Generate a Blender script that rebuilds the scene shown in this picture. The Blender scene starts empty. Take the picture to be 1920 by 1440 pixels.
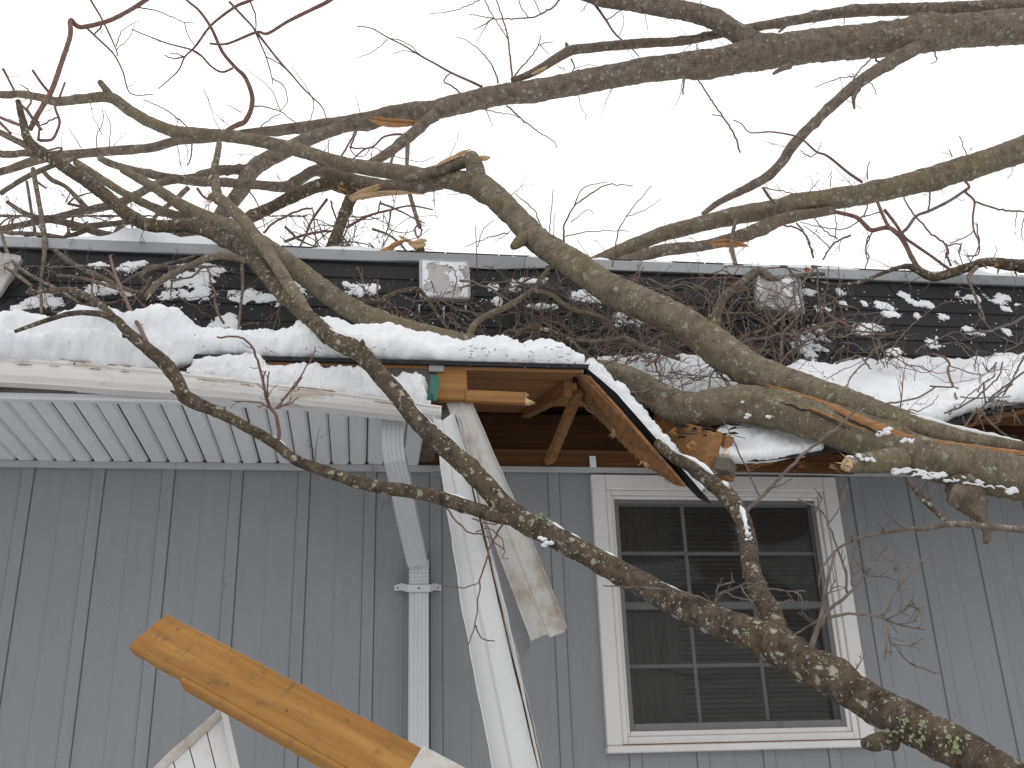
import bpy, math, random
from mathutils import Vector, Matrix, noise
random.seed(11)
V = Vector
scene = bpy.context.scene
COL = scene.collection

# ------------------------------------------------------------------ camera
F_PX = 1967.0
vz = V((-160, 4745, -F_PX)).normalized()
vy = V((-288, -825, -F_PX)); vy = (vy - vz * vy.dot(vz)).normalized()
vx = vy.cross(vz)
R = Matrix((vx, vy, vz))                      # camera axes expressed in the house's axes
CAM = V((0, 0, 1.6))
cd = bpy.data.cameras.new('camera'); cam = bpy.data.objects.new('camera', cd); COL.objects.link(cam)
cd.sensor_width = 36; cd.lens = F_PX / 1920 * 36; cd.clip_start = 0.05; cd.clip_end = 2000
cam.matrix_world = Matrix.Translation(CAM) @ R.to_4x4()
scene.camera = cam

# ------------------------------------------------------------------ overcast sky, weak wide sun
w = bpy.data.worlds.new('World'); scene.world = w; w.use_nodes = True
nt = w.node_tree; nt.nodes.clear()
sky = nt.nodes.new('ShaderNodeTexSky'); sky.sky_type = 'NISHITA'; sky.sun_disc = False
sky.sun_elevation = math.radians(52); sky.sun_rotation = math.radians(-25); sky.dust_density = 6; sky.air_density = 1
hs = nt.nodes.new('ShaderNodeHueSaturation'); hs.inputs['Saturation'].default_value = 0.2
mx = nt.nodes.new('ShaderNodeMixRGB'); mx.inputs['Fac'].default_value = 0.9
mx.inputs['Color2'].default_value = (12.3, 12.35, 12.5, 1)
bg = nt.nodes.new('ShaderNodeBackground'); bg.inputs['Strength'].default_value = 0.1
wo = nt.nodes.new('ShaderNodeOutputWorld')
nt.links.new(sky.outputs[0], hs.inputs['Color']); nt.links.new(hs.outputs[0], mx.inputs['Color1'])
nt.links.new(mx.outputs[0], bg.inputs['Color']); nt.links.new(bg.outputs[0], wo.inputs['Surface'])
sd = bpy.data.lights.new('sun', 'SUN'); sd.energy = 0.5; sd.angle = math.radians(35); sd.color = (1, .97, .93)
sun = bpy.data.objects.new('sun', sd); COL.objects.link(sun)
sun.rotation_euler = (math.radians(-38), 0, math.radians(25))
scene.view_settings.view_transform = 'Standard'; scene.view_settings.look = 'None'
scene.view_settings.exposure = 0.0; scene.view_settings.gamma = 1.0
scene.cycles.max_bounces = 6; scene.cycles.diffuse_bounces = 4; scene.cycles.transparent_max_bounces = 8

# ------------------------------------------------------------------ helpers
def ray(x, y):
    return R @ V((x - 960, 720 - y, -F_PX))
def P(x, y, Y):                                # the point at depth Y (metres from the camera towards the house)
    d = ray(x, y); return CAM + d * (Y / d.y)
def PZ(x, y, Z):
    d = ray(x, y); return CAM + d * ((Z - CAM.z) / d.z)
def camdepth(p):
    return -(R.transposed() @ (p - CAM)).z
def px2m(wpx, p):
    return wpx * camdepth(p) / F_PX

ORG = {}
def empty(name, loc, parent=None):
    o = bpy.data.objects.new(name, None); COL.objects.link(o); o.empty_display_size = .1
    loc = V(loc)
    if parent: o.parent = parent; o.location = loc - ORG[parent.name]
    else: o.location = loc
    ORG[o.name] = loc
    return o
def tag(o, label=None, cat=None, group=None, kind=None):
    if label: o['label'] = label
    if cat: o['category'] = cat
    if group: o['group'] = group
    if kind: o['kind'] = kind
    return o
def obj(name, verts, faces, mat, parent=None, smooth=False, uvs=None, org=None, mats=None, midx=None):
    """one mesh object; verts are in house coordinates, its origin is its parent's origin"""
    o0 = ORG[parent.name] if parent else V(org if org is not None else verts[0])
    me = bpy.data.meshes.new(name)
    me.from_pydata([tuple(V(v) - o0) for v in verts], [], faces)
    if mats:
        for m in mats: me.materials.append(m)
        if midx: me.polygons.foreach_set('material_index', midx)
    else: me.materials.append(mat)
    if smooth: me.polygons.foreach_set('use_smooth', [True] * len(me.polygons))
    if uvs:
        ul = me.uv_layers.new(name='UVMap')
        ul.data.foreach_set('uv', [c for poly in faces for vi in poly for c in uvs[vi]])
    me.update()
    o = bpy.data.objects.new(name, me); COL.objects.link(o)
    if parent: o.parent = parent; o.location = (0, 0, 0)
    else: o.location = o0
    ORG[o.name] = o0
    return o
class MB:
    def __init__(s): s.v = []; s.f = []; s.uv = []
    def add(s, vs, fs, uv=None):
        n = len(s.v); s.v += vs; s.f += [tuple(i + n for i in q) for q in fs]
        if uv: s.uv += uv
    def build(s, name, mat, parent=None, smooth=False, org=None):
        return obj(name, s.v, s.f, mat, parent, smooth, s.uv if len(s.uv) == len(s.v) else None, org)
BOXF = [(0, 3, 2, 1), (4, 5, 6, 7), (0, 1, 5, 4), (1, 2, 6, 5), (2, 3, 7, 6), (3, 0, 4, 7)]
def box(x0, x1, y0, y1, z0, z1):
    return [V((x0, y0, z0)), V((x1, y0, z0)), V((x1, y1, z0)), V((x0, y1, z0)),
            V((x0, y0, z1)), V((x1, y0, z1)), V((x1, y1, z1)), V((x0, y1, z1))], BOXF
def bevbox(sx, sy, sz, b):
    """chamfered box centred on the origin: 24 verts"""
    vs = []; idx = {}
    for ax in range(3):
        for s in (-1, 1):
            for a in (-1, 1):
                for c in (-1, 1):
                    h = [sx / 2, sy / 2, sz / 2]; p = [0, 0, 0]
                    o1, o2 = [(1, 2), (0, 2), (0, 1)][ax]
                    p[ax] = s * h[ax]; p[o1] = a * (h[o1] - b); p[o2] = c * (h[o2] - b)
                    sg = [0, 0, 0]; sg[ax] = s; sg[o1] = a; sg[o2] = c
                    idx[(ax, tuple(sg))] = len(vs); vs.append(V(p))
    fs = []
    for ax in range(3):
        o1, o2 = [(1, 2), (0, 2), (0, 1)][ax]
        for s in (-1, 1):
            q = []
            for a, c in ((-1, -1), (1, -1), (1, 1), (-1, 1)):
                sg = [0, 0, 0]; sg[ax] = s; sg[o1] = a; sg[o2] = c; q.append(idx[(ax, tuple(sg))])
            fs.append(tuple(q))
    for a1, a2, a3 in ((0, 1, 2), (0, 2, 1), (1, 2, 0)):
        for s1 in (-1, 1):
            for s2 in (-1, 1):
                q = []
                for ax, t in ((a1, -1), (a1, 1), (a2, 1), (a2, -1)):
                    sg = [0, 0, 0]; sg[a1] = s1; sg[a2] = s2; sg[a3] = t; q.append(idx[(ax, tuple(sg))])
                fs.append(tuple(q))
    for s1 in (-1, 1):
        for s2 in (-1, 1):
            for s3 in (-1, 1):
                fs.append(tuple(idx[(ax, (s1, s2, s3))] for ax in range(3)))
    return vs, fs
def bbox3(x0, x1, y0, y1, z0, z1, b=.003):
    vs, fs = bevbox(x1 - x0, y1 - y0, z1 - z0, b); c = V(((x0 + x1) / 2, (y0 + y1) / 2, (z0 + z1) / 2))
    return [v + c for v in vs], fs
def plank(p0, p1, wdt, thk, up=V((0, 0, 1)), b=.003):
    """chamfered board from p0 to p1; wdt along 'up', thk across"""
    d = p1 - p0; L = d.length; d.normalize(); s = d.cross(up).normalized(); u = s.cross(d)
    vs, fs = bevbox(L, thk, wdt, b); c = (p0 + p1) / 2
    return [c + d * v.x + s * v.y + u * v.z for v in vs], fs
def prism(poly, n, thk):
    """extrude a 3-D polygon by thk along n"""
    k = len(poly); vs = [V(p) for p in poly] + [V(p) + n * thk for p in poly]
    fs = [tuple(range(k)), tuple(range(2 * k - 1, k - 1, -1))] + [(i, i + k, (i + 1) % k + k, (i + 1) % k) for i in range(k)]
    return vs, fs
def fbm(p, sc, o=4):
    return noise.fractal(V(p) * sc, 1.0, 2.0, o)
def lerp(a, b, t): return a + (b - a) * t
def interp(tab, x):
    if x <= tab[0][0]: return tab[0][1]
    for (a, b), (c, d) in zip(tab, tab[1:]):
        if x <= c: return b + (d - b) * (x - a) / (c - a) if c > a else d
    return tab[-1][1]

# ------------------------------------------------------------------ materials
def mat(name, rough=.6, spec=.3):
    m = bpy.data.materials.new(name); m.use_nodes = True; t = m.node_tree
    b = t.nodes['Principled BSDF']; b.inputs['Roughness'].default_value = rough
    b.inputs['Specular IOR Level'].default_value = spec
    return m, t, b
def nd(t, typ, **k):
    n = t.nodes.new(typ)
    for a, v in k.items():
        if a in n.inputs: n.inputs[a].default_value = v
        else: setattr(n, a, v)
    return n
def coords(t, kind='Object', scale=(1, 1, 1), rot=(0, 0, 0)):
    tc = nd(t, 'ShaderNodeTexCoord'); mp = nd(t, 'ShaderNodeMapping')
    mp.inputs['Scale'].default_value = scale; mp.inputs['Rotation'].default_value = rot
    t.links.new(tc.outputs[kind], mp.inputs['Vector']); return mp.outputs[0]
def nz(t, vec, scale, detail=5, rough=.6, dist=0):
    n = nd(t, 'ShaderNodeTexNoise'); n.inputs['Scale'].default_value = scale; n.inputs['Detail'].default_value = detail
    n.inputs['Roughness'].default_value = rough; n.inputs['Distortion'].default_value = dist
    if vec is not None: t.links.new(vec, n.inputs['Vector'])
    return n.outputs['Fac']
def ramp(t, fac, stops):
    r = nd(t, 'ShaderNodeValToRGB'); e = r.color_ramp.elements
    while len(e) < len(stops): e.new(.5)
    for el, (p, c) in zip(e, stops):
        el.position = p; el.color = (c, c, c, 1) if isinstance(c, (int, float)) else (*c, 1)
    t.links.new(fac, r.inputs['Fac']); return r.outputs['Color']
def mixc(t, fac, a, b, typ='MIX'):
    m = nd(t, 'ShaderNodeMixRGB'); m.blend_type = typ
    for s, x in (('Fac', fac), ('Color1', a), ('Color2', b)):
        if isinstance(x, (int, float)): m.inputs[s].default_value = x if s == 'Fac' else (x, x, x, 1)
        elif isinstance(x, tuple): m.inputs[s].default_value = (*x, 1)
        else: t.links.new(x, m.inputs[s])
    return m.outputs[0]
def bump(t, b, h, strength=.3, dist=.01):
    n = nd(t, 'ShaderNodeBump'); n.inputs['Strength'].default_value = strength; n.inputs['Distance'].default_value = dist
    t.links.new(h, n.inputs['Height']); t.links.new(n.outputs[0], b.inputs['Normal'])
def base(t, b, c):
    if isinstance(c, tuple): b.inputs['Base Color'].default_value = (*c, 1)
    else: t.links.new(c, b.inputs['Base Color'])

def painted(name, col, dirt, amount=.55, rough=.5, scale=9, stretch=(1, 1, .35), grain=0):
    m, t, b = mat(name, rough)
    v = coords(t, 'Object', stretch)
    n = nz(t, v, scale, 7, .68); n2 = nz(t, v, 1.7, 3)
    c = mixc(t, ramp(t, n2, [(.35, 0), (.7, 1)]), tuple(x * .9 for x in col), tuple(min(1, x * 1.06) for x in col))
    c = mixc(t, ramp(t, n, [(amount, 0), (amount + .13, .75)]), c, dirt)
    base(t, b, c)
    if grain:
        g = nz(t, coords(t, 'Object', (160, 160, 3)), 1, 4)
        bump(t, b, g, grain, .002)
    else: bump(t, b, nz(t, coords(t), 60, 3), .08, .004)
    return m
M = {}
m, t, b = mat('siding_paint', .62, .25)
oi = nd(t, 'ShaderNodeObjectInfo')
vv = coords(t, 'Object', (1, 1, .12)); st = nz(t, vv, 28, 5, .6); bl = nz(t, coords(t), 1.3, 4)
c = mixc(t, ramp(t, bl, [(.3, 0), (.7, 1)]), (.235, .246, .255), (.265, .276, .285))
c = mixc(t, ramp(t, st, [(.52, 0), (.75, .35)]), c, (.175, .182, .188))
c = mixc(t, ramp(t, oi.outputs['Random'], [(0, 0), (1, .14)]), c, (.195, .203, .21))
sp = nz(t, coords(t), 75, 2, .5); c = mixc(t, ramp(t, sp, [(.71, 0), (.74, .5)]), c, (.06, .06, .06))
base(t, b, c); bump(t, b, nz(t, coords(t, 'Object', (220, 220, 5)), 1, 4), .22, .0025); M['siding'] = m
M['soffit'] = painted('soffit_vinyl', (.76, .765, .775), (.46, .43, .40), .66, .45, 14, (1, .3, 1))
M['soffit_gap'] = painted('soffit_groove_dirt', (.20, .155, .12), (.06, .045, .035), .42, .8, 12)
M['channel'] = painted('dull_channel_metal', (.40, .405, .41), (.24, .23, .22), .6, .5, 10)
M['white_trim'] = painted('window_trim_paint', (.70, .685, .66), (.42, .35, .28), .66, .4, 7)
M['gutter'] = painted('gutter_aluminium_paint', (.72, .70, .67), (.38, .28, .19), .57, .42, 8, (.5, 1, 1.4))
M['gutter_bright'] = painted('torn_white_aluminium', (.68, .68, .675), (.42, .35, .28), .6, .35, 10)
M['gutter_dirty'] = painted('gutter_back_grime', (.54, .52, .49), (.32, .25, .185), .5, .75, 7, (1, 1, .6))
M['spout'] = painted('downspout_paint', (.60, .605, .61), (.36, .34, .31), .66, .4, 8)
M['fascia'] = painted('brown_fascia_metal', (.085, .07, .06), (.04, .03, .028), .5, .4, 8)
M['flash'] = painted('grey_flashing_metal', (.27, .275, .285), (.16, .16, .16), .56, .38, 6)
M['vent'] = painted('galvanised_vent_metal', (.43, .42, .41), (.22, .20, .18), .52, .4, 14)
M['screenframe'] = painted('grey_screen_frame', (.17, .165, .165), (.10, .095, .09), .6, .4, 9)
M['muntin'] = painted('pale_muntin', (.62, .63, .64), (.5, .5, .5), .7, .4, 9)
M['blind'] = painted('blind_slat', (.42, .42, .41), (.3, .3, .3), .6, .5, 9)
M['curtain'] = painted('curtain_cloth', (.30, .29, .28), (.2, .2, .2), .5, .9, 6)
M['room'] = painted('room_plaster', (.22, .20, .18), (.16, .15, .14), .5, .9, 3)
M['green'] = painted('green_metal', (.035, .14, .10), (.25, .30, .27), .62, .35, 20)
M['dark'] = painted('shade_and_rust_brown', (.05, .03, .02), (.03, .02, .015), .5, .9, 20)  # near-black brown: crack and attic shade put into colour; also rust, screws
M['nail'] = painted('rusty_nail', (.22, .10, .05), (.10, .05, .03), .5, .6, 40)

def wood(name, lo, hi, dark, rot=(0, 0, 0), scale=26, rough=.7, stains=.62, spec=.2):
    m, t, b = mat(name, rough, spec)
    v = coords(t, 'Object', (.07, 1, 1), rot)
    g = nz(t, v, scale, 6, .62, .6); st = nz(t, coords(t, 'Object', (.6, 1, 1), rot), 11, 5, .6)
    wv = nd(t, 'ShaderNodeTexWave'); wv.bands_direction = 'Z'; wv.inputs['Scale'].default_value = 9
    wv.inputs['Distortion'].default_value = 7; wv.inputs['Detail'].default_value = 3; t.links.new(v, wv.inputs['Vector'])
    c = mixc(t, ramp(t, g, [(.3, 0), (.7, 1)]), lo, hi)
    c = mixc(t, ramp(t, wv.outputs['Fac'], [(.0, .32), (.4, 0)]), c, tuple(x * .55 for x in lo))
    c = mixc(t, ramp(t, st, [(stains, 0), (stains + .12, .72)]), c, dark)
    base(t, b, c); bump(t, b, g, .35, .003); return m
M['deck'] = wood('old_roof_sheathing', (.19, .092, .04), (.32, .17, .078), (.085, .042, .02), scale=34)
M['sheath'] = wood('shade_darkened_sheathing', (.048, .021, .010), (.08, .036, .016), (.025, .012, .007), scale=30)  # attic shade put into the colour, far darker than the bare wood
M['oldshaded'] = wood('shade_darkened_old_board', (.085, .038, .015), (.15, .07, .026), (.04, .018, .01), scale=30)  # aged wood, darkened further with eave and attic shade in the colour
M['weathered'] = wood('weathered_grey_end', (.10, .085, .07), (.19, .16, .13), (.04, .035, .03), scale=40)
M['rafter'] = wood('rafter_lumber', (.25, .125, .05), (.37, .20, .085), (.12, .06, .028), scale=40)
M['ply'] = wood('pale_broken_lumber', (.25, .115, .036), (.36, .19, .066), (.14, .065, .026), scale=50)
M['splinter'] = wood('fresh_split_wood', (.50, .345, .20), (.66, .49, .31), (.34, .20, .10), scale=70)
M['orange'] = wood('orange_heartwood', (.30, .15, .06), (.43, .24, .11), (.20, .09, .04), scale=60)

def bark(name, a, c2, green, lich, pick=.62, streak=.5, fine=1.0, gr=.7):
    m, t, b = mat(name, .9, .12)
    o = coords(t)
    n1 = nz(t, o, 18 * fine, 7, .7); n2 = nz(t, o, 4.5 * fine, 5, .62); n3 = nz(t, o, 70 * fine, 5, .65)
    c = mixc(t, ramp(t, n1, [(.36, 0), (.64, 1)]), a, c2)
    c = mixc(t, ramp(t, n2, [(.46, 0), (.64, gr)]), c, green)
    # pale lenticel streaks running round the stem
    s1 = nz(t, coords(t, 'UV', (26 * fine, 170 * fine, 1)), 1, 4, .6)
    c = mixc(t, ramp(t, s1, [(.54, 0), (.72, streak)]), c, (.36, .335, .30))
    # crusty lichen: warped cells of which only some carry a crust
    nn = nd(t, 'ShaderNodeTexNoise'); nn.inputs['Scale'].default_value = 38 * fine; nn.inputs['Detail'].default_value = 6; t.links.new(o, nn.inputs['Vector'])
    sc = nd(t, 'ShaderNodeVectorMath'); sc.operation = 'SCALE'; sc.inputs['Scale'].default_value = .055 / fine
    wob = nd(t, 'ShaderNodeVectorMath'); wob.operation = 'ADD'
    t.links.new(nn.outputs['Color'], sc.inputs[0]); t.links.new(o, wob.inputs[0]); t.links.new(sc.outputs[0], wob.inputs[1])
    for (s, th, col) in ((26 * fine, .40, lich), (62 * fine, .36, (.46, .445, .40))):
        vl = nd(t, 'ShaderNodeTexVoronoi'); vl.inputs['Scale'].default_value = s; t.links.new(wob.outputs[0], vl.inputs['Vector'])
        sp = nd(t, 'ShaderNodeSeparateColor'); t.links.new(vl.outputs['Color'], sp.inputs[0])
        f = mixc(t, 1.0, ramp(t, vl.outputs['Distance'], [(th - .12, .85), (th, 0)]), ramp(t, sp.outputs[0], [(pick, 0), (pick + .04, 1)]), 'MULTIPLY')
        f = mixc(t, 1.0, f, ramp(t, n3, [(.36, .25), (.5, 1)]), 'MULTIPLY')
        c = mixc(t, f, c, mixc(t, sp.outputs[1], col, (.33, .31, .275)))
    c = mixc(t, ramp(t, n3, [(.58, 0), (.72, .8)]), c, (.03, .024, .02))
    base(t, b, c)
    h = mixc(t, .5, n1, n3); h = mixc(t, .25, h, s1)
    bump(t, b, h, .9, .014); return m
M['bark_trunk'] = bark('lichened_grey_brown_bark', (.115, .09, .064), (.22, .185, .135), (.17, .138, .078), (.33, .32, .25), .77, .6)
M['bark_front'] = bark('dark_mottled_bark', (.045, .033, .025), (.13, .10, .075), (.125, .095, .05), (.46, .45, .36), .66, .25, 1.3, .55)
M['bark_far'] = bark('brown_branch_bark', (.10, .078, .061), (.215, .178, .142), (.16, .118, .08), (.32, .305, .27), .74, .4, 1.0, .5)
m, t, b = mat('reddish_twig_bark', .7, .2)
n = nz(t, coords(t), 30, 4); base(t, b, ramp(t, n, [(.3, (.105, .058, .046)), (.7, (.21, .13, .105))])); M['twig'] = m
m, t, b = mat('grey_twig_bark', .75, .2)
n = nz(t, coords(t), 26, 4); base(t, b, ramp(t, n, [(.3, (.085, .066, .055)), (.7, (.20, .165, .14))])); M['twig_grey'] = m

m, t, b = mat('snow', .75, .2)
n = nz(t, coords(t), 3, 4); base(t, b, ramp(t, n, [(.3, (.76, .775, .80)), (.6, (.86, .865, .875))]))
h = mixc(t, .35, nz(t, coords(t), 30, 7, .68), nz(t, coords(t), 120, 4)); bump(t, b, h, .5, .025)
b.inputs['Subsurface Weight'].default_value = 0; M['snow'] = m
m, t, b = mat('grey_ice', .25, .5)
n = nz(t, coords(t, 'Object', (1, 1, .5)), 14, 5); base(t, b, ramp(t, n, [(.3, (.42, .43, .45)), (.7, (.66, .67, .69))]))
bump(t, b, n, .3, .02); M['ice'] = m
m, t, b = mat('charcoal_shingle', .9, .2)
oi = nd(t, 'ShaderNodeObjectInfo'); n = nz(t, coords(t), 260, 2, .7); n2 = nz(t, coords(t), 6, 4)
c = ramp(t, n, [(.35, (.012, .012, .013)), (.72, (.05, .05, .052))])
c = mixc(t, ramp(t, oi.outputs['Random'], [(0, 0), (1, .45)]), c, (.028, .026, .025))
c = mixc(t, ramp(t, n2, [(.55, 0), (.72, .3)]), c, (.09, .09, .09))
base(t, b, c); bump(t, b, n, .5, .003); M['shingle'] = m
m, t, b = mat('window_glass', .03, .5); base(t, b, (.9, .93, .92)); b.inputs['Transmission Weight'].default_value = 1
b.inputs['IOR'].default_value = 1.45; M['glass'] = m
m = bpy.data.materials.new('insect_screen'); m.use_nodes = True; t = m.node_tree; t.nodes.clear()
df = nd(t, 'ShaderNodeBsdfDiffuse'); df.inputs['Color'].default_value = (.055, .052, .05, 1)
tr = nd(t, 'ShaderNodeBsdfTransparent'); ms = nd(t, 'ShaderNodeMixShader'); ms.inputs[0].default_value = .57
ou = nd(t, 'ShaderNodeOutputMaterial')
t.links.new(tr.outputs[0], ms.inputs[1]); t.links.new(df.outputs[0], ms.inputs[2]); t.links.new(ms.outputs[0], ou.inputs[0]); M['mesh'] = m
m, t, b = mat('snowy_ground', .8, .2)
n = nz(t, coords(t), .6, 5); base(t, b, ramp(t, n, [(.36, (.24, .23, .19)), (.5, (.74, .75, .77))])); bump(t, b, nz(t, coords(t), 3, 6), .5, .1); M['ground'] = m
M['leaf'] = painted('dead_leaf', (.28, .10, .05), (.15, .05, .03), .5, .7, 30)

# ------------------------------------------------------------------ ground
gv = []; gf = []; N = 60
def gcoord(i): s = (i / N) * 2 - 1; return math.copysign(abs(s) ** 3, s) * 400
for j in range(N + 1):
    for i in range(N + 1):
        x, y = gcoord(i), gcoord(j); gv.append(V((x, y, .08 * fbm((x, y, 3), .35, 3) * (1 if abs(x) + abs(y) < 60 else .3) - .05)))
for j in range(N):
    for i in range(N): gf.append((j * (N + 1) + i, j * (N + 1) + i + 1, (j + 1) * (N + 1) + i + 1, (j + 1) * (N + 1) + i))
tag(obj('ground', gv, gf, M['ground'], smooth=True, org=(0, 0, 0)), 'snow covered ground in front of the house', 'ground', kind='structure')

# ================================================================== HOUSE
D = 4.55; XL, XR = -4.6, 6.0; ZS = 3.085                 # wall face, wall ends, soffit height
house = empty('house', (0.7, D, 0))
tag(house, 'grey board and batten house with a storm torn eave', 'house')
WX0, WX1, WZ0, WZ1 = 1.022, 2.207, 1.838, 3.053          # outside of window casing
OX0, OX1, OZ0, OZ1 = 1.10, 2.13, 1.92, 2.985             # wall opening
# wall core with the window opening (behind the boards)
mb = MB()
for a in ((XL, OX0, 0, 3.09), (OX1, XR, 0, 3.09), (OX0, OX1, 0, OZ0), (OX0, OX1, OZ1, 3.09)):
    mb.add(*box(a[0], a[1], D + .014, D + .12, a[2], a[3]))
wall = mb.build('wall', M['siding'], house)
mb = MB()
for a in ((XL, XL + .12), (XR - .12, XR)): mb.add(*box(a[0], a[1], D + .121, D + 8, 0, 3.09))
mb.add(*box(XL, XR, D + 7.9, D + 8.02, 0, 3.088))
mb.build('side_wall', M['siding'], house)
# siding boards and battens
xs = [.045 + .292 * k for k in range(-15, 1)] + [.337, .629] + [.877 + .2926 * k for k in range(0, 17)]
xs = sorted(x for x in xs if XL + .1 < x < XR)
BW = .052
def clipz(x0, x1):
    """vertical runs of a board between x0 and x1, cut round the window casing"""
    if x1 <= WX0 + .004 or x0 >= WX1 - .004: return [(x0, x1, .12, 3.085)]
    out = []
    if x0 < WX0: out.append((x0, WX0 + .004, .12, 3.085)); x0 = WX0 + .004
    if x1 > WX1: out.append((WX1 - .004, x1, .12, 3.085)); x1 = WX1 - .004
    if x1 - x0 > .008: out += [(x0, x1, .12, WZ0 + .004), (x0, x1, WZ1 - .004, 3.085)]
    return out
prev = XL
for x in xs:
    for (a, c, z0, z1) in clipz(prev, x - BW - .0005):
        if c - a < .01: continue
        # each board has a faint centre reveal: two leaves with a 1.5 mm step
        mid = (a + c) / 2; mb = MB()
        mb.add(*bbox3(a, c, D, D + .013, z0, z1, .002))
        if c - a > .2: mb.add(*bbox3(mid - .004, mid + .004, D - .0016, D + .004, z0 + .002, z1 - .002, .0012))
        mb.build('siding_board', M['siding'], wall)
    for (a, c, z0, z1) in clipz(x - BW, x - .0008):
        if c - a < .005: continue
        vs, fs = bbox3(a, c, D - .0075, D + .012, z0, z1, .003); obj('batten', vs, fs, M['siding'], wall)
    prev = x + .0008
# strip along the top of the wall
vs, fs = bbox3(XL, XR, D - .03, D - .012, 3.062, 3.088, .003); obj('wall_channel', vs, fs, M['channel'], house)
# little upright tab of torn channel
vs, fs = bbox3(1.02, 1.05, D - .034, D - .031, 3.085, 3.14, .001); obj('torn_tab', vs, fs, M['soffit'], house)

# ---- window
win = empty('window', (1.61, D, WZ0), house)
tag(win, 'white framed double hung window with dark panes')
def frame_mb(x0, x1, z0, z1, wl, wr, wb, wt, y0, y1, b=.003):
    mb = MB()
    mb.add(*bbox3(x0, x0 + wl, y0, y1, z0, z1, b)); mb.add(*bbox3(x1 - wr, x1, y0, y1, z0, z1, b))
    mb.add(*bbox3(x0 + wl + .0005, x1 - wr - .0005, y0, y1, z0, z0 + wb, b)); mb.add(*bbox3(x0 + wl + .0005, x1 - wr - .0005, y0, y1, z1 - wt, z1, b))
    return mb
for nm, a in (('casing_board', (WX0, WX0 + .066, WZ0 + .03, WZ1)), ('casing_board', (WX1 - .066, WX1, WZ0 + .03, WZ1)),
              ('casing_board', (WX0 + .0665, WX1 - .0665, WZ1 - .072, WZ1))):
    vs, fs = bbox3(a[0], a[1], D - .03, D + .012, a[2], a[3], .004); obj(nm, vs, fs, M['white_trim'], win)
vs, fs = bbox3(WX0 - .004, WX1 + .004, D - .045, D + .012, WZ0, WZ0 + .0295, .004); obj('sill', vs, fs, M['white_trim'], win)
frame_mb(WX0 + .067, WX1 - .067, WZ0 + .031, WZ1 - .073, .024, .026, .034, .022, D - .022, D + .05).build('outer_frame', M['white_trim'], win)
frame_mb(WX0 + .0915, WX1 - .0935, WZ0 + .0655, WZ1 - .0955, .014, .018, .022, .016, D - .010, D + .05).build('inner_frame', M['white_trim'], win)
SX0, SX1, SZ0, SZ1 = WX0 + .106, WX1 - .112, WZ0 + .088, WZ1 - .112
frame_mb(SX0, SX1, SZ0, SZ1, .02, .02, .03, .018, D - .002, D + .008, .002).build('screen_frame', M['screenframe'], win)
obj('insect_screen', [V((SX0 + .019, D + .003, SZ0 + .028)), V((SX1 - .019, D + .003, SZ0 + .028)), V((SX1 - .019, D + .003, SZ1 - .017)), V((SX0 + .019, D + .003, SZ1 - .017))], [(0, 1, 2, 3)], M['mesh'], win)
vs, fs = bbox3(WX0 + .06, WX1 - .002, D - .026, D - .0225, WZ0 + .0297, WZ0 + .0355, .001); obj('sill_stain', vs, fs, M['nail'], win)
zm = WZ0 + .605
for (z0, z1, yy) in ((zm, SZ1 + .004, D + .022), (SZ0 - .004, zm + .03, D + .05)):
    frame_mb(SX0 - .004, SX1 + .004, z0, z1, .026, .026, .032, .026, yy, yy + .024, .003).build('sash', M['muntin'], win)
    gx0, gx1, gz0, gz1 = SX0 + .022, SX1 - .022, z0 + .032, z1 - .026
    cw, ch = (gx1 - gx0) / 3, (gz1 - gz0) / 2
    for i in (1, 2):
        x = gx0 + cw * i; vs, fs = bbox3(x - .008, x + .008, yy + .004, yy + .018, gz0, gz1, .002); obj('muntin', vs, fs, M['muntin'], win)
    for i in range(3):
        vs, fs = bbox3(gx0 + cw * i + (.0085 if i else 0), gx0 + cw * (i + 1) - (.0085 if i < 2 else 0), yy + .004, yy + .018, gz0 + ch - .008, gz0 + ch + .008, .002)
        obj('muntin', vs, fs, M['muntin'], win)
        for j in range(2):
            a, c = gx0 + cw * i + (.0085 if i else 0), gx0 + cw * (i + 1) - (.0085 if i < 2 else 0)
            e, g = gz0 + ch * j + (.0085 if j else 0), gz0 + ch * (j + 1) - (.0085 if j < 1 else 0)
            vs, fs = box(a, c, yy + .009, yy + .013, e, g); obj('pane', vs, fs, M['glass'], win)
mb = MB()
for i in range(48):
    z = OZ0 + .03 + i * .0212
    for (a, c) in ((1.42, 1.80), (1.815, 2.09)):
        tl = .007 + .002 * math.sin(i * 1.7)
        mb.add([V((a, D + .13, z - tl)), V((c, D + .13, z - tl)), V((c, D + .148, z + tl)), V((a, D + .148, z + tl))], [(0, 1, 2, 3)])
tag(mb.build('blind', M['blind'], win), kind='stuff')
cv = []; cf = []
for i in range(60):
    x = OX0 + .02 + i * .0055; y = D + .16 + .014 * math.sin(i * .9) + .006 * math.sin(i * 2.3)
    cv += [V((x, y, OZ0 + .02)), V((x, y, OZ1 - .02))]
    if i: cf.append((2 * i - 2, 2 * i, 2 * i + 1, 2 * i - 1))
obj('curtain', cv, cf, M['curtain'], win, True)
rv, rf = box(OX0 - .8, OX1 + .8, D + .125, D + 3.2, .6, 3.06)
obj('room', rv, [BOXF[0], BOXF[1], BOXF[3], BOXF[4], BOXF[5]], M['room'], house)

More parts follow.
